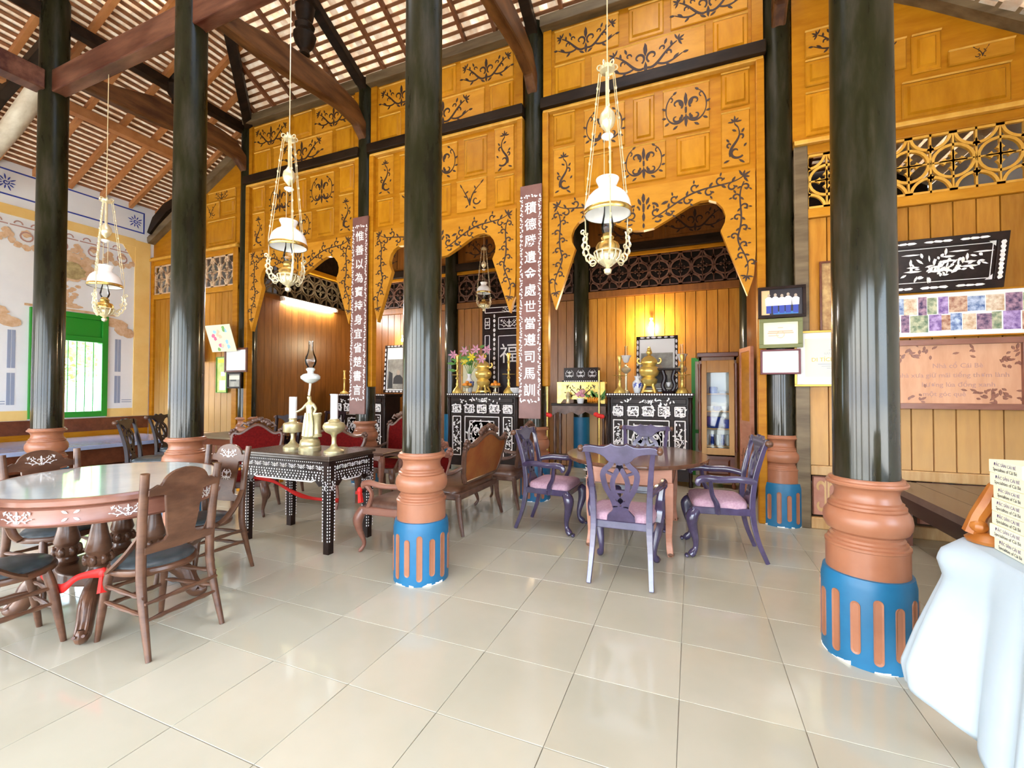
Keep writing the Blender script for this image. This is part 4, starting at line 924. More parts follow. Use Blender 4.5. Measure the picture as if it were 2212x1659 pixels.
# the draped figure (one continuous surface) leaning on a pillar
def skin(name,verts,edges,radii,parent,material,sub=2):
    me=bpy.data.meshes.new(name); me.from_pydata(verts,edges,[]); o=bpy.data.objects.new(name,me); COL.objects.link(o); o.parent=parent
    md=o.modifiers.new('skin','SKIN'); md.use_smooth_shade=True
    for i,q in enumerate(radii): me.skin_vertices[0].data[i].radius=q if hasattr(q,'__len__') else (q,q)
    me.skin_vertices[0].data[0].use_root=True
    s2=o.modifiers.new('sub','SUBSURF'); s2.levels=sub; s2.render_levels=sub; me.materials.append(M[material]); return o
V=[(-.005,0,.33),(.0,0,.39),(-.005,0,.44),(-.005,0,.475),(-.01,-.005,.505),(-.012,-.006,.53),(-.045,0,.445),(-.085,-.012,.40),(-.125,-.03,.375),(-.15,-.035,.368),(.038,0,.44),(.07,.005,.40),(.06,-.015,.355),(-.022,0,.27),(-.03,-.005,.2),(-.03,-.01,.14),(.024,.0,.27),(.02,.0,.2),(.025,-.005,.14)]
E=[(0,1),(1,2),(2,3),(3,4),(4,5),(2,6),(6,7),(7,8),(8,9),(2,10),(10,11),(11,12),(0,13),(13,14),(14,15),(0,16),(16,17),(17,18)]
rad=[.042,.032,.036,.014,.022,.020,.018,.014,.010,.012,.018,.014,.012,.034,.030,.028,.032,.030,.028]
skin('figure',V,E,rad,r,'lampbrass')
dr=MB()
for k in range(9):
    a=-2.6+k*.62; dr.tube(spath([(.045*math.cos(a),.035*math.sin(a),.36),(.055*math.cos(a+.2),.045*math.sin(a+.2),.26),(.064*math.cos(a+.1),.055*math.sin(a+.1),.14)],[.010,.014,.016])[0],[.010+.0006*i for i in range(11)],6)
dr.lathe([(.062,.135),(.056,.2),(.048,.28),(.036,.35)],14,cap=False)
dr.build('drapery','lampbrass',r)
MB().lathe([(.045,.13),(.048,.15),(.038,.16),(.036,.33),(.045,.345),(.045,.36)],14,TR(.06,.025,0)).build('pillar','lampbrass',r)
MB().tube([(-.012,-.006,.53),(-.005,0,.60),(0,0,.66)],.012,8).build('stem','palebrass',r)
MB().lathe([(.012,.645),(.05,.66),(.088,.69),(.09,.715),(.07,.735),(.03,.745),(.028,.76),(.04,.775),(.04,.79),(.026,.80)],20).build('font','marble',r)
MB().lathe([(.026,.80),(.045,.83),(.055,.865),(.048,.90),(.03,.94),(.022,.98),(.021,1.06)],20,cap=False).build('chimney','glass',r)
# ---------------------------------------------------------------- hanging oil lamps
def hang_lamp(label,drop,mats=('palebrass','opal'),small=False):
    br,op=mats; r=empty('hanging_lamp',label=label,cat='lamp')
    MB().lathe([(.004,0),(.022,.012),(.028,.035),(.012,.05),(.03,.062),(.06,.085),(.075,.13),(.07,.145)],16).build('finial_cup',br,r)
    bk=MB()
    for k in range(12):
        a=2*PI*k/12; bk.tube([(.035*math.cos(a),.035*math.sin(a),.07),(.08*math.cos(a),.08*math.sin(a),.11),(.09*math.cos(a),.09*math.sin(a),.155)],.005,5)
    bk.tube([(.09*math.cos(2*PI*k/18),.09*math.sin(2*PI*k/18),.155) for k in range(19)],.006,5,caps=False); bk.build('basket',br,r)
    MB().lathe([(.05,.13),(.075,.15),(.082,.19),(.07,.215),(.045,.225),(.038,.24),(.045,.255),(.033,.27),(.03,.285)],20).build('font','brass',r)
    MB().lathe([(.03,.28),(.04,.30),(.047,.33),(.038,.37),(.026,.43),(.024,.50)],14,cap=False).build('chimney','glass',r)
    sh=[(.158,.415),(.160,.43),(.158,.455),(.150,.495),(.133,.535),(.105,.565),(.075,.584),(.063,.597),(.060,.612),(.070,.635),(.078,.652),(.078,.66)]
    MB().lathe(sh+[(q-.006,z) for q,z in sh[::-1]],28,cap=False).build('shade',op,r)
    MB().lathe([(.157,.41),(.164,.42),(.164,.437),(.157,.447)],28,cap=False).build('shade_ring','brass',r)
    for k in range(3 if not small else 2):
        a=2*PI*k/(3 if not small else 2)+.5
        c,s=math.cos(a),math.sin(a); bm=PM((0,0,0),(c,s,0),(0,0,1)); fb=MB()
        for pth in ([(.08,.10),(.13,.10),(.17,.16),(.185,.24),(.175,.30),(.19,.33)],[(.07,.13),(.12,.14),(.15,.2),(.16,.28),(.15,.32)]):
            fb.tube([bm@Vector((v.x,v.y,0)) for v in smooth_path([(x,z,0) for x,z in pth],4)],.006,5)
        for x,z,q in ((.11,.10,.022),(.14,.14,.026),(.165,.185,.024),(.175,.235,.022),(.17,.28,.018),(.19,.335,.014),(.12,.135,.018),(.15,.215,.016)):
            fb.tube([bm@Vector((x+q*math.cos(t),z+q*math.sin(t),0)) for t in [2*PI*j/9 for j in range(10)]],.005,5,caps=False)
        fb.build('filigree_bracket',br,r)
        chn=MB(); a0=Vector((.06*c,.06*s,1.42)); a1=Vector((.172*c,.172*s,.50)); a2=Vector((.165*c,.165*s,.31))
        n=9; pts=[a0.lerp(a1,i/n) for i in range(n+1)]
        chn.tube(pts+[a2],.0042,5)
        for p in pts[1:-1]: chn.sph(p,.009,6,5,(1,1,1.5))
        chn.tube([a0*.0+Vector((.045*c,.045*s,1.42)),Vector((.15*c,.15*s,.52))],.003,4)
        chn.build('chain',br,r)
    MB().lathe([(.008,.93),(.035,.945),(.042,.955),(.040,.962),(.008,.968)],16).build('smoke_bell',op,r)
    MB().lathe([(.006,.985),(.02,1.0),(.045,1.03),(.056,1.07),(.048,1.11),(.025,1.14),(.016,1.16)],18).build('counterweight',br,r)
    st=MB().tube([(0,0,1.15),(0,0,1.43)],.013,8).tube([(.022,0,.94),(.022,0,.66)],.003,4).tube([(-.022,0,.94),(-.022,0,.66)],.003,4); st.build('stem',br,r)
    cp=MB().lathe([(.012,1.40),(.05,1.41),(.055,1.43),(.03,1.445),(.01,1.47)],14)
    for k in range(6): a=k*PI/3; cp.tube([(.05*math.cos(a)+.02*math.cos(t)*math.cos(a),.05*math.sin(a)+.02*math.cos(t)*math.sin(a),1.435+.02*math.sin(t)) for t in [2*PI*j/8 for j in range(9)]],.005,5,caps=False)
    cp.build('crown',br,r)
    MB().tube([(0,0,1.46),(0,0,drop)],.0045,5).build('hanging_rod',br,r)
    return r
G='old hanging oil lamps with white glass shades'
la=hang_lamp('brass hanging oil lamp with white shade before the right scalloped arch',2.95); place(la,(-.527,3.02,2.23),.3,group=G)
place(copy_tree(la),(-3.43,2.95,2.34),1.1,'brass hanging oil lamp with white shade left of the middle column',G)
place(copy_tree(la),(-6.36,2.95,2.24),.7,'brass hanging oil lamp with white shade in front of the plaster wall and green window',G)
lb=hang_lamp('small dim hanging lamp over the middle altar inside the centre alcove',3.48,small=True); place(lb,(-3.40,7.0,2.85),.5,group=G)
lb.scale=(.8,.8,.78)
# ================================================================ ALTARS AND OFFERINGS
def altar(label,x,y,w=1.3,d=.55,h=1.41):
    r=empty('altar_cabinet',(x,y,0),label=label,cat='altar',group='inlaid altar cabinets')
    MB().box(-w/2+.05,w/2-.05,-d/2+.03,d/2,.08,h-.05).build('body','inlaywood',r,smooth=False)
    tp=MB().box(-w/2-.02,w/2+.02,-d/2-.02,d/2+.01,h-.04,h).box(-w/2,w/2,-d/2,d/2,h-.07,h-.04).build('top','inlaywood',r,smooth=False,bevel=.006)
    F=lambda z=0:PM((0,-d/2+.03-z,0),(1,0,0),(0,0,1))
    c=MB(); dots(c,PM((0,-d/2-.02,0),(1,0,0),(0,0,1)),-w/2,w/2,h-.02,34,.014); c.build('inlay','pearl',tp,smooth=False)
    def pan(x0,x1,z0,z1,k,frame=True):
        m=F(.012)@TR((x0+x1)/2,(z0+z1)/2,0); W,H=x1-x0,z1-z0
        p=MB().frus(-W/2,W/2,-H/2,H/2,-.02,.008,.01,m).build('inlaid_panel','inlaywood',r,smooth=False); c=MB(); m2=m@TR(0,0,.009)
        if frame:
            for a in (-1,1):
                c.band([(a*(W/2-.022),-H/2+.02),(a*(W/2-.022),H/2-.02)],.017,-.0005,.002,m2); c.band([(-W/2+.02,a*(H/2-.022)),(W/2-.02,a*(H/2-.022))],.017,-.0005,.002,m2)
        g=random.Random(k*7+int(x0*100))
        if k==1: mc.emit(c,m2,min(W/2.0,H/2.0),.0025)
        elif k==2: mw.emit(c,m2,min(W/2.2,H*1.0),.0025)
        else: mt.emit(c,m2@TR(0,.02,0),min(H/2.0,W*.95),.0025)
        o=Orn()
        for q in range(24 if k!=3 else 34): o.leaf(g.uniform(-.36,.36)*W,g.uniform(-.38,.38)*H,g.uniform(0,6.3),.05,.03)
        o.emit(c,m2,1,.002)
        c.build('inlay','pearl',p,smooth=False)
    f=w/1.3
    pan(-.56*f,.56*f,h-.17,h-.085,2,False)
    for a,b in ((-.56,-.37),(-.33,-.13),(-.10,.10),(.13,.33),(.37,.56)): pan(a*f,b*f,h-.37,h-.19,1 if abs(a+b)>.6 else 2)
    pan(-.56*f,-.37*f,.25,h-.40,3); pan(.37*f,.56*f,.25,h-.40,3); pan(-.33*f,.33*f,.25,h-.40,1); pan(-.24*f,.24*f,.33,h-.48,1)
    for s in (-1,1):
        pr=[(.03,.0),(.035,.06),(.022,.10),(.028,.16),(.022,.3),(.03,.55),(.022,.8),(.03,h-.34),(.022,h-.28),(.032,h-.2),(.025,h-.12),(.035,h-.07)]
        MB().lathe(pr,12,TR(s*(w/2-.035),-d/2+.03,0)).build('colonette','inlaywood',r)
    return r
altar('mother-of-pearl inlaid altar cabinet in the right alcove behind the dining table',-.62,7.36,1.28)
altar('mother-of-pearl inlaid altar cabinet in the middle alcove right of the middle column',-3.50,7.40,1.42,h=1.40)
altar('mother-of-pearl inlaid altar cabinet half hidden behind the left inscription board',-6.38,7.46,1.42,h=1.38)
def thing(prof,name,label,cat,loc,material,n=16,group=None):
    r=empty(name,loc,label=label,cat=cat,group=group); MB().lathe(prof,n).build('body',material,r); return r
def candlestick(loc,label,h=.62):
    k=h/.62
    r=thing([(.095,0),(.09,.03),(.06,.07),(.035,.09),(.022,.12),(.03,.15),(.018,.18),(.02,.22),(.032,.24),(.018,.26),(.018,.34),(.032,.36),(.018,.38),(.02,.46),(.03,.48),(.018,.5),(.03,.55),(.035,.6),(.03,.62)],'candlestick',label,'candlestick',loc,'gilt',group='brass altar candlesticks')
    MB().lathe([(.02,.285),(.11,.29),(.115,.297),(.02,.30)],20).build('drip_tray','gilt',r); r.scale=(1,1,k); return r
def burner(loc,label,s=1.0):
    r=empty('incense_burner',loc,label=label,cat='incense burner',group='gilt incense burners')
    b=MB()
    for k in range(4):
        a=PI/4+k*PI/2; b.tube(spath([(.12*math.cos(a),.12*math.sin(a),0),(.10*math.cos(a),.10*math.sin(a),.05),(.075*math.cos(a),.075*math.sin(a),.11),(.085*math.cos(a),.085*math.sin(a),.16)],[.022,.016,.02,.03])[0],.018,8)
    b.lathe([(.10,.015),(.11,.02),(.11,.04),(.09,.05)],20); b.build('stand','gilt',r)
    MB().lathe([(.06,.10),(.10,.14),(.11,.19),(.085,.215),(.08,.225)],20).build('lower_bowl','gilt',r)
    MB().lathe([(.08,.225),(.115,.25),(.135,.30),(.135,.33),(.115,.365),(.085,.38),(.09,.40),(.11,.42),(.11,.44)],24).build('body','gilt',r)
    MB().lathe([(.112,.44),(.10,.47),(.075,.50),(.04,.52),(.03,.53)],20).build('lid','gilt',r)
    f=MB(); f.sph((0,0,.57),.04,10,8,(1,1.3,1)).sph((.0,-.04,.61),.026,8,6).tube([(0,.04,.57),(.01,.06,.61),(0,.05,.66)],[.02,.015,.006],6).tube([(0,0,.60),(0,-.01,.65)],[.02,.01],6); f.build('lion_finial','gilt',r)
    for s in (-1,1):
        p,q=spath([(s*.105,0,.42),(s*.135,0,.42),(s*.155,0,.45),(s*.145,0,.485),(s*.13,0,.48)],[.016,.016,.014,.012,.010]); MB().tube(p,q,8).build('handle','gilt',r)
    r.scale=(1.15,1.15,1.13); return r
def vase(loc,label,h=.3,group=None):
    r=thing([(.045,0),(.05,.02),(.06,.06*h/.3),(.075,.14*h/.3),(.07,.19*h/.3),(.035,.235*h/.3),(.032,.26*h/.3),(.05,.3*h/.3),(.046,.295*h/.3)],'vase',label,'vase',loc,'porcelain',20,group)
    c=MB(); o=Orn(); o.flower(0,0,1,.9).flower(.4,.5,2,.7).flower(-.4,-.5,0,.7).stroke(bez((-.5,-.9),(0,-.3),(-.1,.3),(.4,.9)),.14,.1)
    for a in (-1.9,-.9,0.2):
        o.emit(c,PM((.076*math.cos(a),.076*math.sin(a),.14*h/.3),(-math.sin(a),math.cos(a),0),(0,0,1)),.045*h/.3,.003)
    c.build('cobalt_pattern','cobalt',r,smooth=False); return r
Z=1.41
# right altar
candlestick((-1.07,7.22,Z),'brass candlestick at the left end of the right altar',.60); candlestick((-.13,7.22,Z),'brass candlestick at the right end of the right altar',.60)
vase((-.80,7.22,Z),'blue and white vase left of the gilt burner on the right altar',.27)
burner((-.62,7.28,Z),'tall gilt incense burner before the framed portrait on the right altar')
def glasslamp(loc,label):
    r=thing([(.07,0),(.065,.02),(.025,.05),(.018,.12),(.022,.25),(.02,.32),(.07,.36),(.08,.39),(.06,.42),(.025,.44),(.025,.47)],'oil_lamp',label,'lamp',loc,'palebrass',group='glass oil lamps on the right altar')
    MB().lathe([(.03,.50),(.05,.53),(.06,.57),(.085,.61),(.09,.62)],12,cap=False).build('frilled_shade','opal',r); MB().lathe([(.025,.5),(.022,.78)],12,cap=False).build('chimney','glass',r); return r
glasslamp((-1.00,7.44,Z),'oil lamp with frilled glass shade at the left of the right altar'); glasslamp((-.14,7.46,Z),'oil lamp with frilled glass shade at the right of the right altar')
r=empty('carved_stand',(-.33,7.30,Z),label='dark carved stand with small cups right of the gilt burner',cat='stand')
MB().lathe([(.10,0),(.105,.03),(.06,.04)],16).build('base','chairblack',r)
b=MB()
for s in (-1,1): b.tube(spath([(s*.05,0,.03),(s*.09,0,.12),(s*.06,0,.24),(s*.09,0,.36)],[.03,.035,.03,.035])[0],.032,8)
b.build('support','chairblack',r); MB().box(-.17,.17,-.10,.10,.36,.39).build('shelf','inlaywood',r,smooth=False,bevel=.01); MB().lathe([(.01,.10),(.03,.13),(.04,.17)],10,TR(0,-.05,0)).build('cup','porcelain',r)
# framed portrait maker
def figure_print(mb,x,z,s,m,t):   # a head and shoulders silhouette
    mb.ext([(x+s*.22*math.cos(2*PI*k/14),z+s*(.30+.28*math.sin(2*PI*k/14))) for k in range(14)],t,t+.001,m)
def shoulders(mb,x,z,s,m,t): mb.ext([(x-s*.62,z-s*.9),(x+s*.62,z-s*.9),(x+s*.58,z-s*.3),(x+s*.36,z-s*.05),(x+s*.1,z+s*.06),(x-s*.1,z+s*.06),(x-s*.36,z-s*.05),(x-s*.58,z-s*.3)],t,t+.001,m)
def framed(name,label,x0,x1,z0,z1,y,framemat='mahog',fw=.03,mt_='white',matw=0,tilt=0,group=None,cat='picture',depth=.025,base=None):
    r=empty(name,((x0+x1)/2,y,(z0+z1)/2),label=label,cat=cat,group=group,rot=(tilt,0,0)); w,h=(x1-x0)/2,(z1-z0)/2
    P0=PM((0,0,0),(1,0,0),(0,0,1)); fr=MB()
    for a in (-1,1):
        fr.box(-w,w,min(a*h,a*(h-fw)),max(a*h,a*(h-fw)),-.005,depth,P0); fr.box(min(a*w,a*(w-fw)),max(a*w,a*(w-fw)),-h+fw,h-fw,-.005,depth,P0)
    fr.build('frame',framemat,r,smooth=False,bevel=.003)
    pr=MB().box(-w+fw*.9,w-fw*.9,-h+fw*.9,h-fw*.9,-.004,.006,P0).build('print',mt_,r,smooth=False)
    return r,P0,w-fw,h-fw,pr
def portrait(label,x0,x1,z0,z1,y):
    r,P0,w,h,pr=framed('portrait',label,x0,x1,z0,z1,y,'inlaywood',.05,'white',tilt=-.06)
    c=MB()
    g=random.Random(2)
    for a in (-1,1):
        for k in range(9): c.ext([(a*(w+.025)+.017*math.cos(q),-h+(2*h)*(k+.5)/9+.05*math.sin(q)*g.uniform(.5,1)) for q in [PI*j/3 for j in range(6)]],.0255,.028,P0)
        for k in range(6): c.ext([(-w+(2*w)*(k+.5)/6+.05*math.cos(q)*g.uniform(.5,1),a*(h+.025)+.015*math.sin(q)) for q in [PI*j/3 for j in range(6)]],.0255,.028,P0)
    c.build('inlay','pearl',r,smooth=False)
    ph=MB().box(-w*.9,w*.9,-h*.95,h*.45,.006,.008,P0).build('photograph','photo',pr,smooth=False)
    b=MB(); shoulders(b,w*.15,-h*.3,w*.75,P0,.0085); b.ext([(-w*.8,-h*.9),(-w*.35,-h*.9),(-w*.4,-h*.2),(-w*.75,-h*.1)],.0082,.009,P0); b.build('sitter_print','ink2',pr,smooth=False)
    b=MB(); figure_print(b,w*.15,-h*.3,w*.75,P0,.0098); b.build('face_print','skin',pr,smooth=False)
    return r
portrait('black-framed inlaid portrait behind the gilt burner on the right altar',-.86,-.20,1.42,2.36,7.66)
portrait('black-framed inlaid portrait under the lit bulb on the left altar',-6.12,-5.48,1.40,2.42,7.74)
# middle altar
Z=1.40
candlestick((-4.06,7.24,Z),'brass candlestick at the left end of the middle altar',.72); candlestick((-3.02,7.24,Z),'brass candlestick at the right end of the middle altar',.72)
burner((-3.55,7.30,Z),'gilt incense burner in the middle of the middle altar')
v=vase((-3.83,7.28,Z),'blue and white vase with lilies on the middle altar',.36)
st=MB(); lf=MB(); pk=MB(); yl=MB(); g=random.Random(12)
def bloom(mb,p,r,n=6):
    p=Vector(p)
    for k in range(n):
        a=2*PI*k/n; d=Vector((math.cos(a)*.9,-.35,math.sin(a)*.9)).normalized(); e=Vector((-math.sin(a),0,math.cos(a)))
        mb.add([p,p+d*r*.5+e*r*.2,p+d*r,p+d*r*.5-e*r*.2,p+d*r*.5+Vector((0,.01,0))],[(0,1,2,4),(0,4,2,3)])
for k,(dx,dz,ye) in enumerate(((-.30,.72,0),(-.05,.78,0),(.12,.70,0),(.36,.80,0),(.30,.62,0),(-.10,.60,1),(.12,.66,1),(.20,.80,0),(.02,.88,0))):
    e=(dx,g.uniform(-.12,.05),dz); st.tube(spath([(0,0,.3),(dx*.4,0,.3+(dz-.3)*.6),e],[.006,.005,.004])[0],.005,5)
    if ye: bloom(yl,(e[0],e[1]-.02,e[2]),.10)
    elif k%3!=2 or k==2: bloom(pk,(e[0],e[1]-.02,e[2]),.11)
    for q in range(4):
        b=Vector((dx*.7,e[1],.3+(dz-.3)*.8)); a=g.uniform(0,6.28); d=Vector((math.cos(a),-.2,math.sin(a)*.8+.2))*.15; s=Vector((-d.z,0,d.x)).normalized()*.022
        lf.add([b,b+d*.5+s,b+d,b+d*.5-s],[(0,1,2,3)])
for a in ((-.42,.42),(-.45,.55),(-.38,.62),(.33,.85)):
    b=Vector((a[0]*.6,0,a[1])); d=Vector((a[0]*.45,-.03,.02)); s=Vector((0,0,.03)); lf.add([b,b+d*.5+s,b+d,b+d*.5-s],[(0,1,2,3)])
st.build('stems','leaf',v); lf.build('leaves','leaf',v,smooth=False); pk.build('pink_lilies','pinkpetal',v,smooth=False); yl.build('yellow_lilies','yellowpetal',v,smooth=False)
def fruitplate(loc,label,n=7,mt_='palebrass'):
    r=thing([(.06,0),(.055,.015),(.015,.03),(.015,.09),(.10,.12),(.12,.135),(.11,.13)],'fruit_stand',label,'fruit dish',loc,mt_,group='fruit dishes on the altars')
    for k in range(n):
        a=k*2*PI/(n-1); q=.06 if k<n-1 else 0; MB().sph((q*math.cos(a),q*math.sin(a),.155+(.04 if k==n-1 else 0)),.034,10,8).build('fruit','orangefruit',r)
    return r
fruitplate((-3.80,7.14,Z),'small dish of oranges left of the gilt burner on the middle altar',5); fruitplate((-3.24,7.16,Z),'footed dish of oranges right of the gilt burner on the middle altar')
thing([(.05,0),(.10,.05),(.115,.10),(.11,.1)],'bowl','white bowl at the right edge of the middle altar','bowl',(-2.86,7.2,Z),'porcelain')
framed('leaning_panel','cream framed panel leaning behind the lilies at the left of the middle altar',-4.19,-3.80,1.40,2.10,7.64,'gold',.03,'box')
thing([(.09,0),(.08,.03),(.03,.06),(.018,.1),(.018,.3),(.03,.32),(.018,.34),(.018,.45),(.03,.5)],'candlestick','brass candlestick on the left altar beside the pale board','candlestick',(-6.88,7.36,1.38),'gilt')
r=empty('pale_board',(-6.72,7.62,1.38),label='plain pale wooden board standing on the left altar',cat='board'); MB().box(-.22,.22,0,.02,0,.52).build('board','tablepink',r,smooth=False); MB().box(-.24,.24,-.02,.04,-.0,.03).build('foot','mahog',r,smooth=False)
# tall inlaid screen in the middle alcove
r=empty('inlaid_screen',(-3.36,8.12,0),label='tall black mother-of-pearl screen behind the middle altar',cat='screen')
MB().box(-.60,.60,-.03,.06,0,3.2).build('board','inlaywood',r,smooth=False)
for x0,x1,z0,z1,k in ((-.56,-.40,1.9,2.6,3),(-.56,-.40,2.68,2.95,1),(-.26,.26,2.66,2.95,2),(-.26,.26,1.35,2.58,1),(.40,.56,1.9,2.6,3),(-.56,.56,3.0,3.16,2)):
    m=PM(((x0+x1)/2,-.03,(z0+z1)/2),(1,0,0),(0,0,1)); W,H=x1-x0,z1-z0
    p=MB().frus(-W/2,W/2,-H/2,H/2,-.01,.012,.012,m).build('inlaid_panel','chairblack',r,smooth=False); c=MB(); m2=m@TR(0,0,.0125)
    for a in (-1,1):
        c.band([(a*(W/2-.03),-H/2+.03),(a*(W/2-.03),H/2-.03)],.014,0,.002,m2); c.band([(-W/2+.03,a*(H/2-.03)),(W/2-.03,a*(H/2-.03))],.014,0,.002,m2)
    if k==1 and H>1: c.build('inlay','pearl',p,smooth=False); text('inscription','福',.42,m2@TR(0,.2,.001),'pearl',p)
    else: (mc if k==1 else mw if k==2 else mt).emit(c,m2,min(W/2.2,H/2.2) if k!=2 else min(W/2.4,H),.002); c.build('inlay','pearl',p,smooth=False)
for x in (-.33,.33):
    c=MB()
    for k in range(30): c.ext([(x+.02*math.cos(q)*(1+.5*(k%2)),.3+k*.095+.04*math.sin(q)) for q in [PI*j/3 for j in range(6)]],.03,.033,PM((0,0,0),(1,0,0),(0,0,1)))
    c.build('inlay','pearl',r,smooth=False)
# offering table in the right alcove
r=empty('offering_table',(-1.78,7.55,0),label='small dark carved offering table left of the right altar',cat='table')
MB().box(-.48,.48,-.22,.22,1.19,1.23).build('tabletop','inlaywood',r,smooth=False,bevel=.008)
pp=[(-.46,0),(.46,0),(.46,-.17),(.36,-.11),(.24,-.15),(.12,-.10),(0,-.16),(-.12,-.10),(-.24,-.15),(-.36,-.11),(-.46,-.17)]; MB().ext(pp,0,.03,PM((0,-.18,1.19),(1,0,0),(0,0,1))).build('apron','carvedwood',r,smooth=False)
for sx in (-1,1):
    for sy in (-1,1): turned(MB(),(sx*.42,sy*.17,0),(sx*.42,sy*.17,1.19),.02,.032,21).build('leg','carvedwood',r)
r=empty('offering_shelf',(-1.78,7.60,1.23),label='gilt stepped shelf with cut-out feet on the offering table',cat='shelf'); b=MB().box(-.42,.42,-.10,.10,.34,.37).ext([(-.42,0),(-.36,0),(-.30,.07),(-.08,.07),(0,.02),(.08,.07),(.30,.07),(.36,0),(.42,0),(.42,.34),(-.42,.34)],0,.02,PM((0,-.07,0),(1,0,0),(0,0,1))); b.build('shelf_front','gilt',r,smooth=False); c=MB(); mw.emit(c,PM((0,-.0905,.22),(1,0,0),(0,0,1)),.3,.002); c.build('carving','carve',r,smooth=False)
r=empty('inlaid_box',(-1.78,7.62,1.60),label='dark mother-of-pearl box on top of the gilt shelf',cat='box'); b=MB().frus(-.33,.33,-.12,.12,0,.03,0).box(-.30,.30,-.10,.10,.03,.25).build('body','inlaywood',r,smooth=False)
c=MB()
for q in (-.2,0,.2): mc.emit(c,PM((q,-.1005,.14),(1,0,0),(0,0,1)),.085,.002)
dots(c,PM((0,-.1205,0),(1,0,0),(0,0,1)),-.3,.3,.015,16,.012); c.build('inlay','pearl',b,smooth=False)
thing([(.04,0),(.03,.02),(.03,.1),(.045,.13),(.02,.2)],'small_lantern','tiny gilt lantern on the offering table','lantern',(-1.98,7.42,1.23),'palebrass')
r=thing([(.05,0),(.06,.04),(.065,.09)],'flower_pot','white pot of pink flowers on the offering table','pot',(-1.76,7.42,1.23),'porcelain'); b=MB()
for k in range(9): bloom(b,(R.uniform(-.06,.06),R.uniform(-.05,.02),.13+R.uniform(0,.08)),.045)
b.build('pink_flowers','pinkpetal',r,smooth=False)
r=empty('banana_bunch',(-1.55,7.42,1.23),label='orange bananas with green leaves on the offering table',cat='fruit'); 
for k in range(6): MB().tube(spath([(-.08+k*.03,0,.02),(-.07+k*.03,-.03,.06),(-.09+k*.04,-.02,.11)],[.012,.018,.008])[0],[.010,.012,.014,.016,.018,.018,.016,.014,.012,.010,.008],6).build('banana','orangefruit',r)
b=MB()
for k in range(8):
    p=Vector((R.uniform(-.05,.16),.03,.05)); d=Vector((R.uniform(-.1,.1),.0,R.uniform(.1,.2))); b.add([p,p+d*.5+Vector((.03,0,0)),p+d,p+d*.5-Vector((.03,0,0))],[(0,1,2,3)])
b.build('leaves','leaf',r,smooth=False)
for x,l in ((-2.22,'left brass barrier pole with red bows by the offering table'),(-1.36,'right brass barrier pole with red bow beside the right altar')):
    r=empty('barrier_pole',(x,7.0,0),label=l,cat='pole',group='brass poles with red bows')
    MB().tube([(0,0,0),(0,0,1.77)],.017,10).build('pole','brass',r); MB().lathe([(.09,0),(.09,.015),(.02,.03)],16).build('base','brass',r)
    for z in (1.05,.40): 
        b=MB(); b.sph((0,-.02,z),.05,8,6,(1,.6,.7)).sph((-.045,-.02,z+.02),.04,8,6,(1.1,.5,.9)).sph((.045,-.02,z-.01),.04,8,6,(1.1,.5,.9)); b.build('red_bow','ribbon',r)
r=empty('low_bench',(-1.80,6.70,0),label='low black bench with pearl dots in front of the offering table',cat='bench')
MB().box(-.42,.42,-.15,.15,.40,.44).build('seat','inlaywood',r,smooth=False,bevel=.006)
for s in (-1,1):
    l=MB().box(s*.36-.04,s*.36+.04,-.12,.12,0,.40).build('leg','inlaywood',r,smooth=False); c=MB(); o=Orn().flower(0,.25,PI/2,.09).flower(0,.14,PI/2,.07).flower(0,.33,PI/2,.06); o.emit(c,PM((s*.36,-.1205,0),(1,0,0),(0,0,1)),1,.003); c.build('inlay','pearl',l,smooth=False)
# glass cabinet with open door
r=empty('glass_cabinet',(.36,7.40,0),label='tall wooden cabinet with glass door and blue porcelain in the right alcove',cat='cabinet')
MB().box(-.25,-.22,-.2,.2,.12,1.95).box(.22,.25,-.2,.2,.12,1.95).box(-.25,.25,.18,.2,.12,1.95).box(-.25,.25,-.2,.2,.12,.16).box(-.25,.25,-.2,.2,1.9,1.95).build('carcass','plank_in',r,smooth=False)
for s in (-1,1): MB().lathe([(.02,0),(.03,.04),(.022,.08),(.03,.12)],10,TR(s*.21,-.16,0)).build('foot','mahog',r); MB().lathe([(.02,.55),(.026,.6),(.018,.7),(.024,1.25),(.018,1.3),(.024,1.75),(.03,1.85)],10,TR(s*.245,-.215,0)).build('colonette','mahog',r)
MB().box(-.28,.28,-.24,.22,1.95,2.02).build('cornice','mahog',r,smooth=False,bevel=.01)
d=MB().box(-.22,-.15,-.215,-.195,.5,1.9).box(.15,.22,-.215,-.195,.5,1.9).box(-.15,.15,-.215,-.195,1.72,1.9).box(-.15,.15,-.215,-.195,.5,.6).build('door','plank',r,smooth=False,bevel=.004)
MB().box(-.15,.15,-.207,-.203,.6,1.72).build('glass_pane','glass',d,smooth=False)
MB().box(-.22,.22,-.215,-.195,.16,.48).frus(-.16,.16,.2,.44,0,.02,.03,PM((0,-.215,0),(1,0,0),(0,0,1))).build('lower_panel','mahog',r,smooth=False)
MB().box(-.21,.21,.16,.178,.5,1.9).build('back_lining','white',r,smooth=False)
for z in (.62,.88,1.14,1.40): MB().box(-.215,.215,-.18,.16,z-.01,z+.01).build('shelf','plank',r,smooth=False)
G='blue and white porcelain in the glass cabinet'
for k in range(5):
    thing([(.02,0),(.028,.05),(.02,.10),(.026,.16)],'cup',('leftmost','second from left','middle','second from right','rightmost')[k]+' of the slim cups on the lowest cabinet shelf','cup',(.36-.14+k*.07,7.34,.63),'cobalt' if k%2 else 'porcelain',10,G)
thing([(.09,0),(.13,.05),(.14,.15),(.13,.17)],'tureen','large blue tureen on the second cabinet shelf from below','tureen',(.32,7.38,.89),'cobalt',20,G)
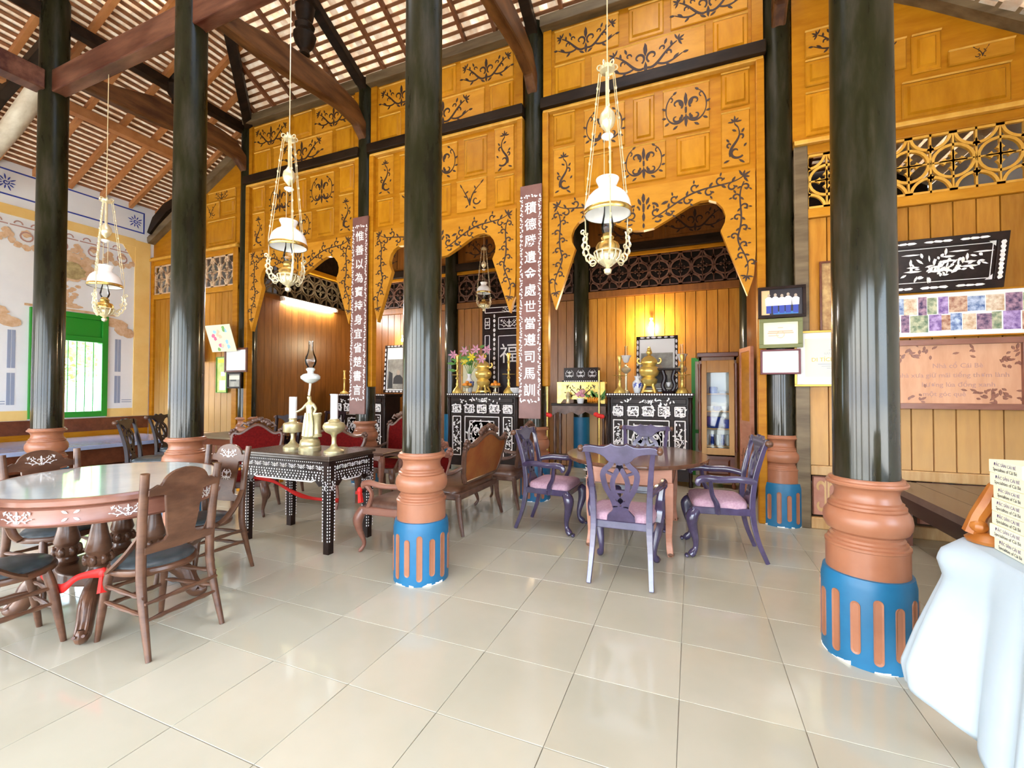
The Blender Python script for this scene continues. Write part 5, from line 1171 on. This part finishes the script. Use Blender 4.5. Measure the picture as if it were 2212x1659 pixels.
thing([(.05,0),(.06,.06),(.06,.13)],'jar','small blue jar right of the blue tureen in the cabinet','jar',(.49,7.34,.89),'cobalt',14,G)
for k in range(3): thing([(.03,0),(.055,.03),(.06,.07),(.055,.07)],'bowl',('left','middle','right')[k]+' one of the three small bowls on the third cabinet shelf','bowl',(.36-.11+k*.11,7.32,1.15),'cobalt' if k==1 else 'porcelain',14,G)
thing([(.04,0),(.05,.02),(.07,.035)],'dish','white dish on the top cabinet shelf','dish',(.43,7.34,1.41),'porcelain',14,G); thing([(.06,0),(.06,.08),(.055,.1)],'covered_box','dark covered box on the top cabinet shelf','box',(.31,7.36,1.41),'cobalt',14,G)
r=empty('open_door_leaf',(.66,7.12,0),label='pale wooden door leaf standing open at the right of the cabinet',cat='door',rot=(0,0,math.radians(-78)))
MB().box(0,.46,-.015,.015,0,.95).build('lower_boards','tablepink',r,smooth=False)
MB().box(0,.06,-.02,.02,0,2.05).box(.40,.46,-.02,.02,0,2.05).box(.06,.40,-.02,.02,1.99,2.05).box(.06,.40,-.02,.02,.95,1.03).box(.06,.40,-.02,.02,0,.08).build('frame','tablepink',r,smooth=False)
MB().box(.06,.40,-.01,.01,1.03,1.99).build('upper_panel','arch',r,smooth=False); b=MB(); mc.emit(b,PM((.23,-.0155,.5),(1,0,0),(0,0,1)),.18,.003); b.build('carving','carvedwood',r,smooth=False)
r=empty('door_1',(.06,8.28,0),kind='structure'); MB().box(-.06,0,-.04,.02,0,2.02).box(.36,.42,-.04,.02,0,2.02).box(0,.36,-.04,.02,1.96,2.02).box(0,.36,-.04,.02,.72,.78).build('frame','green',r,smooth=False); MB().box(0,.36,-.01,.01,.78,1.96).box(0,.36,-.01,.01,0,.72).build('door_panel','white',r,smooth=False)
# lights of the alcoves
def bulb(loc,label,watt):
    r=empty('light_bulb',loc,label=label,cat='bulb'); MB().lathe([(.004,-.055),(.03,-.045),(.038,-.02),(.03,.01),(.018,.03)],14).build('glass_bulb',mat('lit_bulb',(1,.86,.55),emit=40),r); MB().lathe([(.018,.03),(.018,.06),(.03,.07),(.03,.09)],10).build('holder','white',r)
    MB().tube([(0,0,.08),(0,.06,.10),(0,.09,.10)],.006,6).build('bracket','dark',r)
    l=bpy.data.lights.new('bulb_light','POINT'); l.energy=watt; l.color=(1,.8,.5); l.shadow_soft_size=.05; o=bpy.data.objects.new('bulb_light',l); COL.objects.link(o); o.parent=r; o.location=(0,-.14,-.06)
bulb((-.66,8.21,2.66),'lit bulb above the portrait on the right altar',30); bulb((-6.0,8.21,2.60),'lit bulb above the portrait on the left altar',20)
r=empty('fluorescent_lamp',(-7.42,6.95,3.24),label='lit fluorescent tube on the brown boards of the left alcove',cat='lamp'); MB().box(-.03,.02,-.72,.72,.01,.05).build('fixture','white',r,smooth=False)
MB().tube([(.02,-.66,-.005),(.02,.66,-.005)],.026,12).build('tube',mat('lit_tube',(1,1,.97),emit=110),r); MB().box(-.02,.045,-.72,-.66,-.03,.03).box(-.02,.045,.66,.72,-.03,.03).build('end_cap','white',r,smooth=False)
# ================================================================ BOARDS, PICTURES
M['scroll']=mat('brown_lacquer_board',(.17,.07,.056),.4,col2=(.22,.10,.085),scale=(3,3,3))
for x,body,lab in ((-1.95,'積德勝遺金處世當遵司馬訓','right vertical brown board with twelve pearl characters beginning 積'),(-4.78,'惟善以為寶持身宜省楚書言','left vertical brown board with twelve pearl characters beginning 惟')):
    r=empty('inscription_board',(x,5.40,2.62),label=lab,cat='board',group='pair of vertical inscription boards',rot=(-.015,0,0))
    MB().box(-.15,.15,0,.03,-1.54,1.54).build('board','scroll',r,smooth=False,bevel=.004); P0=PM((0,-.0005,0),(1,0,0),(0,0,1)); b=MB(); g=random.Random(6)
    o=Orn()
    for k in range(190):
        z=-1.30+2.68*k/189
        for s in (-1,1): o.leaf(s*(.128+g.uniform(-.006,.006)),z,g.uniform(0,6.28),.024,.022)
    for k in range(12):
        for z in (-1.31,1.39): o.leaf(-.115+.23*k/11,z+g.uniform(-.006,.006),g.uniform(0,6.28),.032,.026)
    o.emit(b,P0,1,.0025); b.build('border_inlay','pearl',r,smooth=False)
    n=len(body)
    for k,chh in enumerate(body): text('character',chh,.168,P0@TR(0,1.22-2.40*k/(n-1),.001),'pearl',r,.0012,off=.0022)
def spots(pr,P0,w,h,items,t=.0068):
    for nm,mt_,lst in items:
        b=MB()
        for k,(x,z,a,c) in enumerate(lst): b.ext([(x-a,z-c),(x+a,z-c),(x+a,z+c),(x-a,z+c)],t,t+.0008+.0001*k,P0)
        b.build(nm,mt_,pr,smooth=False)
# right column trio
r,P0,w,h,pr=framed('group_photograph','dark marbled frame with photograph of five standing people on the right wall column',.67,1.11,2.22,2.555,5.40,'inlaywood',.03,mat('print_black',(.02,.015,.02),.3))
spots(pr,P0,w,h,[('print_glow',mat('print_orange',(.8,.5,.25),.5),[(-w*.78,0,w*.2,h*.95)]),('floor_print',mat('print_blue',(.03,.18,.5),.5),[(w*.2,-h*.83,w*.6,h*.1)])])
bd=MB();hd=MB();lg=MB()
for k,(x,s) in enumerate(((-.62,1),(-.3,1.05),(.02,.9),(.32,1.05),(.68,.85))):
    hd.ext([(x*w+.014*math.cos(q),h*(.55*s)+.018*math.sin(q)) for q in [PI*j/5 for j in range(10)]],.008,.009+k*.0001,P0); bd.ext([(x*w-.03,-h*.25),(x*w+.03,-h*.25),(x*w+.034,h*.3*s),(x*w+.014,h*.43*s),(x*w-.014,h*.43*s),(x*w-.034,h*.3*s)],.008,.0091+k*.0001,P0); lg.ext([(x*w-.024,-h*.85),(x*w+.024,-h*.85),(x*w+.024,-h*.25),(x*w-.024,-h*.25)],.0078,.0089+k*.0001,P0)
bd.build('shirts_print','white',pr,smooth=False); hd.build('heads_print','skin',pr,smooth=False); lg.build('trousers_print','blueline',pr,smooth=False)
r,P0,w,h,pr=framed('certificate','olive-framed certificate between the group photograph and the white certificate',.68,1.08,1.90,2.215,5.41,mat('olive_frame',(.16,.17,.05),.4),.04,'box')
spots(pr,P0,w,h,[('print_lines',mat('print_rose',(.75,.42,.30),.6),[(0,h*.18,w*.7,h*.05),(0,h*.02,w*.75,h*.05),(0,h*.5,w*.15,h*.03),(-w*.4,-h*.2,w*.3,h*.03)])]); b=MB(); b.band(spir(0,-h*.12,.035,.035,0,2*PI,14),.006,.007,.0085,P0); b.build('seal_print','tan',pr,smooth=False)
r,P0,w,h,pr=framed('certificate','red-framed white certificate lowest on the right wall column',.69,1.06,1.62,1.885,5.41,mat('maroon_frame',(.13,.02,.03),.4),.018,'white')
spots(pr,P0,w,h,[('print_lines',mat('print_pale',(.62,.78,.74),.6),[(0,h*.4,w*.25,h*.04),(0,h*.12,w*.5,h*.05),(0,-h*.06,w*.6,h*.04)])])
# frames on the right planks
r,P0,w,h,pr=framed('brown_picture','mottled brown picture with pale hexagon, partly behind the right foreground column',1.25,1.80,2.06,2.80,5.49,'mahog',.02,mat('print_brown',(.30,.15,.05),.5,col2=(.55,.36,.14),scale=(12,12,12)))
b=MB(); b.band([(.06+.09*math.cos(PI/6+PI*k/3),.06+.10*math.sin(PI/6+PI*k/3)) for k in range(6)],.018,.007,.01,P0,closed=True); b.build('hexagon_print','pearl',pr,smooth=False)
r,P0,w,h,pr=framed('framed_certificate','large gold-framed certificate with red emblem, partly behind the right foreground column',1.015,1.82,1.49,2.075,5.475,mat('gold_frame',(.55,.36,.07),.35,metal=.5),.022,'white')
MB().box(-w*.8,w*.8,-h*.72,h*.78,.006,.0068,P0).build('cream_print','box',pr,smooth=False)
b=MB(); b.ext([(.0+.055*math.cos(q),h*.55+.05*math.sin(q)) for q in [PI*j/9 for j in range(18)]],.007,.008,P0); b.build('emblem_print',mat('print_red',(.75,.04,.03),.5),pr,smooth=False)
b=MB(); b.ext([(.022*(1 if j%2 else .45)*math.cos(PI/2+PI*j/5+PI/5),h*.55+.022*(1 if j%2 else .45)*math.sin(PI/2+PI*j/5+PI/5)) for j in range(10)],.0082,.009,P0); b.build('star_print','yellowpetal',pr,smooth=False)
text('lettering','DI TÍCH CẤP TỈNH',.058,P0@TR(0,-h*.05,.0072),mat('print_gold',(.72,.42,.05),.5),pr,.0004); text('lettering','BẰNG XẾP HẠNG',.034,P0@TR(0,h*.18,.0072),'greyline',pr,.0004)
spots(pr,P0,w,h,[('print_lines','greyline',[(0,-h*.22,w*.5,.003),(0,-h*.30,w*.42,.003),(0,-h*.38,w*.3,.003),(0,h*.32,w*.25,.003)])],.0071)
r,P0,w,h,pr=framed('inlaid_picture','black mother-of-pearl landscape panel tilted forward on the right planks',1.72,2.66,2.40,2.90,5.40,'inlaywood',.075,'inlaywood',tilt=.22,depth=.03)
b=MB(); g=random.Random(21); o=Orn()
for k in range(60):
    u=g.gauss(0,.42); v=g.gauss(-.12,.25)
    if abs(u)<.85 and abs(v)<.75: o.leaf(u*w,v*h,g.uniform(0,6.28),g.uniform(.03,.075),g.uniform(.02,.04))
for x,z in ((-.55,-.3),(.1,.15),(.5,-.2),(-.1,-.35)): o.leaf(x*w-.05,z*h,0,.14,.03).leaf(x*w-.03,z*h+.04,0,.10,.03).leaf(x*w,z*h+.05,PI/2,.07,.03)
for x,z in ((-.6,.6),(.3,.62),(.75,.5)): o.leaf(x*w-.06,z*h,0,.15,.022)
o.emit(b,P0,1,.0075)
for s in (-1,1):
    for e in (-1,1): b.ext([(s*w*.99,e*h*.99),(s*w*.86,e*h*.99),(s*w*.99,e*h*.72)],.006,.008,P0)
    for k in range(9): b.ext([(s*(w+.037)+.02*math.cos(q),-h+2*h*(k+.5)/9+.03*math.sin(q)*g.uniform(.5,1)) for q in [PI*j/3 for j in range(6)]],.030,.033,P0)
    for k in range(12):
        if k%4!=3: b.ext([(-w+2*w*(k+.5)/12+.04*math.cos(q),s*(h+.037)+.016*math.sin(q)*g.uniform(.5,1)) for q in [PI*j/3 for j in range(6)]],.030,.033,P0)
    b.band([(-w*.94,s*h*.9),(w*.94,s*h*.9)],.006,.006,.008,P0); b.band([(s*w*.94,-h*.9),(s*w*.94,h*.9)],.006,.006,.008,P0)
b.build('inlay','pearl',pr,smooth=False)
r,P0,w,h,pr=framed('photo_collage','long white board of small photographs below the tilted inlaid panel',1.70,3.16,1.96,2.40,5.475,'orange',.014,'white')
cols=[mat('print_c%d'%k,c,.5,col2=c2,scale=(22,22,22)) for k,(c,c2) in enumerate((((.16,.08,.30),(.55,.40,.7)),((.30,.10,.06),(.7,.5,.35)),((.05,.12,.35),(.6,.7,.85)),((.55,.35,.2),(.85,.75,.6)),((.05,.03,.10),(.5,.3,.4)),((.12,.2,.12),(.6,.6,.4))))]
g=random.Random(31); k=0
for row,(z0,z1) in enumerate(((h*.05,h*.82),(-h*.78,-h*.0))):
    x=-w*.97
    while x<w*.92:
        a=g.uniform(.035,.085); b=MB().box(x,min(x+a*1.6,w*.96),z0+g.uniform(-.01,.01),z1+g.uniform(-.01,.01),.006,.0075+.0003*(k%5),P0).build('photograph',cols[k%6],pr,smooth=False); k+=1; x+=a*1.6+g.uniform(0,.012)
r,P0,w,h,pr=framed('carved_plaque','pale carved wooden plaque with poem and flowers under the photo collage',1.74,2.84,1.27,1.94,5.47,'apron',.055,mat('pale_carved_wood',(.58,.30,.17),.5,col2=(.68,.38,.23),scale=(10,2,2)),depth=.04)
b=MB(); o=Orn(); g=random.Random(41)
for cx,cz,n in ((-.8,.65,18),(-.45,.72,10),(.85,.6,16),(.75,-.65,18),(.45,-.7,14),(-.5,-.75,8),(.9,.2,8),(.35,.75,5)):
    b=MB(); o=Orn()
    for q in range(n): o.leaf(cx*w+g.gauss(0,.05),cz*h+g.gauss(0,.03),g.uniform(0,6.28),g.uniform(.03,.06),.03)
    o.emit(b,P0,1,.009); b.build('carved_flowers','apron',pr,smooth=False)
for k,t_ in enumerate(('Nhà cổ Cái Bè','nếp nhà xưa giữ mãi tiếng thơm lành','hương lúa đồng xanh','một góc quê')): text('lettering',t_,.062,P0@TR(.05*(-1)**k,h*.28-.09*k,.0068),'tan2',pr,.0006)
# left column and left planks
r,P0,w,h,pr=framed('white_picture','brown-framed blank white picture on the left wall column',-7.82,-7.24,1.77,2.20,5.41,'mahog',.032,'white')
r,P0,w,h,pr=framed('small_picture','small dark-framed old landscape below the white picture',-7.76,-7.40,1.48,1.765,5.42,'inlaywood',.03,'photo'); spots(pr,P0,w,h,[('sky_print','box',[(0,h*.45,w*.9,h*.3)]),('land_print','ink2',[(-w*.2,-h*.0,w*.5,h*.12)])])
r=empty('painted_poster',(-7.76,5.27,2.37),label='bright pictorial poster leaning above the white picture',cat='poster',rot=(.30,0,0)); P0=PM((0,0,0),(1,0,0),(0,0,1)); pr=MB().box(-.30,.34,-.24,.24,0,.008,P0).build('print','box',r,smooth=False)
g=random.Random(51)
for nm,c_,n in (('print_pink',(.85,.15,.30),3),('print_sky',(.35,.65,.85),5),('print_peach',(.9,.6,.4),4),('print_leaf',(.2,.45,.1),3)):
    b=MB()
    for k in range(n): x,z=g.uniform(-.24,.28),g.uniform(-.2,.2); b.ext([(x+.045*math.cos(q)*g.uniform(.6,1.2),z+.04*math.sin(q)*g.uniform(.6,1.2)) for q in [PI*j/5 for j in range(10)]],.008,.009+.0002*k,P0)
    b.build(nm,mat(nm,c_,.6),pr,smooth=False)
r,P0,w,h,pr=framed('wall_calendar','green wall calendar left of the white picture',-8.13,-7.84,1.40,2.06,5.47,'leaf',.012,mat('print_lime',(.50,.62,.14),.6,col2=(.72,.78,.30),scale=(8,8,8))); spots(pr,P0,w,h,[('white_print','white',[(w*.1,-h*.6,w*.6,h*.28),(w*.2,h*.05,w*.4,h*.12)]),('gold_print','yellowpetal',[(0,h*.8,w*.8,h*.1)])])
r,P0,w,h,pr=framed('green_picture','dark-framed green and white picture at the left of the wall calendar',-8.86,-8.40,1.98,2.54,5.38,'mahog',.03,'white',tilt=.18); spots(pr,P0,w,h,[('print_green',mat('print_green2',(.45,.62,.12),.6),[(w*.3,-h*.3,w*.4,h*.4)])])
# ================================================================ PLATFORMS
M['lacquer']=mat('dark_lacquered_boards',(.045,.022,.018),.12,col2=(.075,.04,.03),scale=(2,14,2),coat=.5)
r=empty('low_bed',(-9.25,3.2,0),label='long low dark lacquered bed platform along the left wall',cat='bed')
tp=MB().box(-.9,.9,-2.1,2.0,.55,.61).build('top',mat('bed_top_blue_sheen',(.34,.41,.62),.2,col2=(.42,.48,.68),scale=(2,9,2),coat=.4),r,smooth=False,bevel=.008)  # blue reflection of wall and window painted into the top's base colour
MB().box(-.82,.82,-2.0,1.9,.30,.55).build('base_frame','mahog',r,smooth=False)
for x in (-.75,.75):
    for y in (-1.95,-.05,1.85): MB().box(x-.06,x+.06,y-.06,y+.06,0,.30).build('leg','mahog',r,smooth=False,bevel=.008)
M['platwood']=mat('brown_platform_boards',(.085,.055,.045),.25,col2=(.13,.09,.075),scale=(14,2,2))
r=empty('bed_platform',(2.5,4.2,0),label='low brown wooden platform at the right behind the foreground column',cat='bed')
for k in range(6): MB().box(-.76+k*.253,-.76+(k+1)*.253-.004,-1.2,1.22,.50,.56).build('board','platwood',r,smooth=False)
MB().box(-.72,.74,-1.14,1.16,.36,.50).build('base_frame','chairblack',r,smooth=False)
for x in (-.66,.66):
    for y in (-1.08,1.08): MB().box(x-.06,x+.06,y-.06,y+.06,0,.36).build('leg','mahog',r,smooth=False)
# ================================================================ WHITE-CLOTHED TABLE WITH CARTONS
r=empty('souvenir_table',(1.55,1.45,0),label='plain wooden table hidden under the white cloth at bottom right',cat='table'); MB().box(-.50,.50,-.70,.92,.79,.825).build('tabletop','plank',r,smooth=False)
for x in (-.38,.42):
    for y in (-.55,.78): MB().box(x-.03,x+.03,y-.03,y+.03,0,.79).build('leg','plank',r,smooth=False)
X0,Y1,ZT=1.01,2.40,.835
path=[]
for k in range(70): path.append((X0,.72+(Y1-.06-.72)*k/69,-1,0))
for k in range(1,9): a=PI/2*k/8; path.append((X0+.06-.06*math.cos(a),Y1-.06+.06*math.sin(a),-math.cos(a),math.sin(a)))
for k in range(1,30): path.append((X0+.06+.95*k/29,Y1,0,1))
CPF=[(0,0),(.07,.075),(.13,.085),(.24,.055),(.6,.14),(.85,.185),(1,.16)]
def cprof(t):
    for (a,b),(c,d) in zip(CPF,CPF[1:]):
        if t<=c: return b+(d-b)*(t-a)/(c-a)
    return CPF[-1][1]
vs=[];T_=30;L=len(path); ci=73
for j in range(T_+1):
    t=j/T_
    for i,(x,y,nx,ny) in enumerate(path):
        s=i*.024; fold=abs(math.sin(s*19+1.2*math.sin(s*6)))**.8; f2=.5+.5*math.sin(s*31+.7)
        d=t**.8*(.02+.06*fold+.014*f2); fl=math.exp(-((i-ci)/9)**2); dep=.79-.13*max(0,min(1,(i-ci+26)/22))
        z=ZT-t*(dep+.05*math.sin(s*3.1)*t-.0*fl)
        k=fl*cprof(t)
        vs.append((x+nx*d-k*.95,y+ny*d*.6-k*.25,max(.012,z)))
fs=[(j*L+i,j*L+i+1,(j+1)*L+i+1,(j+1)*L+i) for j in range(T_) for i in range(L-1)]
top=[(X0,.72,ZT),(2.05,.72,ZT),(2.05,Y1,ZT)]; n0=len(vs); vs+=top
fs.append(tuple([i for i in range(L-1,-1,-1)]+[n0,n0+1]))
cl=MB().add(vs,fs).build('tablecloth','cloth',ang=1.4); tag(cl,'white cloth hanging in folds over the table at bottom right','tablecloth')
md=cl.modifiers.new('thick','SOLIDIFY'); md.thickness=.004
def carton(loc,label,sh=0):
    r=empty('carton',loc,label=label,cat='box',group='cream cartons stacked on the white cloth',rz=sh)
    b=MB().box(0,.28,-.095,.095,0,.0475).build('box','box',r,smooth=False,bevel=.0015); m=PM((-.0006,0,.024),(0,-1,0),(0,0,1))
    text('lettering','ĐẶC SẢN CÁI BÈ',.0165,m@TR(0,.009,0),'inkp',b,.0002); text('lettering','Specialities of Cái Bè',.0175,m@TR(0,-.0095,0),'ink',b,.0002,sx=.92); return r
zt=ZT+.003
for k in range(7): carton((1.055+R.uniform(-.006,.006),2.155,zt+k*.0485),'cream carton '+('lowest in','second from the bottom of','third from the bottom of','exactly in the middle of','third from the top of','second from the top of','topmost of')[k]+' the taller, farther stack',R.uniform(-.04,.04))
for k in range(6): carton((1.055+R.uniform(-.005,.005),1.955,zt+k*.0485),'cream carton '+('lowest in','second from the bottom of','third from the bottom of','third from the top of','second from the top of','topmost of')[k]+' the shorter, nearer stack',R.uniform(-.03,.03))
r=empty('carved_ornament',(1.095,2.33,zt),label='orange carved wooden ornament behind the carton stacks',cat='ornament')
MB().lathe([(.075,0),(.08,.012),(.06,.03),(.045,.04)],14).build('base','carvedstand',r); b=MB(); b.tube(spath([(-.05,.02,.03),(-.035,.01,.10),(-.01,0,.16),(.01,0,.22),(.03,-.01,.26)],[.03,.028,.03,.024,.012])[0],[.03]*6+[.028]*6+[.024]*5+[.018,.016,.014,.012],8) if 0 else b.tube([(-.05,.02,.03),(-.035,.01,.10),(-.01,0,.16),(.01,0,.22),(.03,-.01,.26)],[.032,.028,.03,.022,.012],8).tube([(.04,-.02,.03),(.03,-.01,.09),(.0,0,.15)],[.03,.024,.02],8).sph((-.04,.0,.06),.03,8,6); b.build('carved_root','carvedstand',r)
# ================================================================ RIBBONS
def ribbon(label,pts,w=.02,knots=()):
    p=smooth_path(pts,6); vs=[]
    for i,q in enumerate(p): tw=.5+.5*math.sin(i*.6); vs+= [q+Vector((.004*tw,0,w*(.5+.3*tw))),q-Vector((.004*tw,0,w*(.5+.3*tw)))]
    b=MB().add(vs,[(2*i,2*i+1,2*i+3,2*i+2) for i in range(len(p)-1)])
    for k in knots: b.sph(k,.03,8,6,(.8,.8,1.1)).tube([k,(k[0]+.03,k[1]-.02,k[2]-.10)],[.018,.024],4)
    o=b.build('ribbon','ribbon'); md=o.modifiers.new('t','SOLIDIFY'); md.thickness=.002
    return tag(o,label,'ribbon','red barrier ribbons')
ribbon('red ribbon tied between the legs of the shield-back chairs at bottom left',[(-3.66,1.40,.36),(-3.50,1.36,.345),(-3.34,1.37,.30),(-3.27,1.42,.36),(-3.135,1.475,.385)],.035,((-3.13,1.47,.385),))
ribbon('red ribbon sagging below the inlaid table',[(-3.93,2.99,.615),(-3.80,3.12,.55),(-3.70,3.30,.40),(-3.62,3.46,.32),(-3.45,3.62,.28)],.03)
ribbon('red ribbon tied to the arm of the pinkish carved armchair',[(-3.12,3.50,.42),(-2.95,3.36,.46),(-2.76,3.16,.545)],.02,((-2.745,3.135,.545),))
# ================================================================ OUTSIDE THE WINDOW
for k,(x,y,h,rr,lab) in enumerate(((-15.5,6.0,4.6,1.25,'nearest leafy tree outside the green window'),(-18.5,9.0,5.6,1.4,'leafy tree right of the nearest one, farther out beyond the green window'),(-22.5,7.2,5.6,1.6,'most distant leafy tree outside the green window'))):
    r=empty('tree',(x,y,-.2),label=lab,cat='tree',group='trees outside the window')
    MB().tube([(0,0,0),(.1,0,h*.3),(0,.1,h*.6)],[.16,.12,.07],8).build('trunk','bark',r)
    b=MB(); g=random.Random(60+k)
    for q in range(1300):
        d=Vector((g.gauss(0,1),g.gauss(0,1),g.gauss(0,1))).normalized()*rr*g.random()**.4; p=Vector((0,0,h*.62))+Vector((d.x,d.y,d.z*1.0)); a=Vector((g.gauss(0,1),g.gauss(0,1),g.gauss(0,1))).normalized()*.13; c=Vector((g.gauss(0,1),g.gauss(0,1),g.gauss(0,1))).normalized()*.06
        b.add([p-a,p+c,p+a,p-c],[(0,1,2,3)])
    b.build('crown','foliage',r,smooth=False)
b=MB(); g=random.Random(77)
for q in range(1800):
    p=Vector((-12.5+g.gauss(0,.3),5.6+g.uniform(-2.2,2.2),g.uniform(-.2,.55))); a=Vector((g.gauss(0,1),g.gauss(0,1),abs(g.gauss(0,1)))).normalized()*.14; c=Vector((g.gauss(0,1),g.gauss(0,1),0)).normalized()*.04
    b.add([p-a,p+c,p+a,p-c],[(0,1,2,3)])
o=b.build('hedge','foliage',smooth=False); tag(o,'low leafy hedge just outside the green window','hedge')
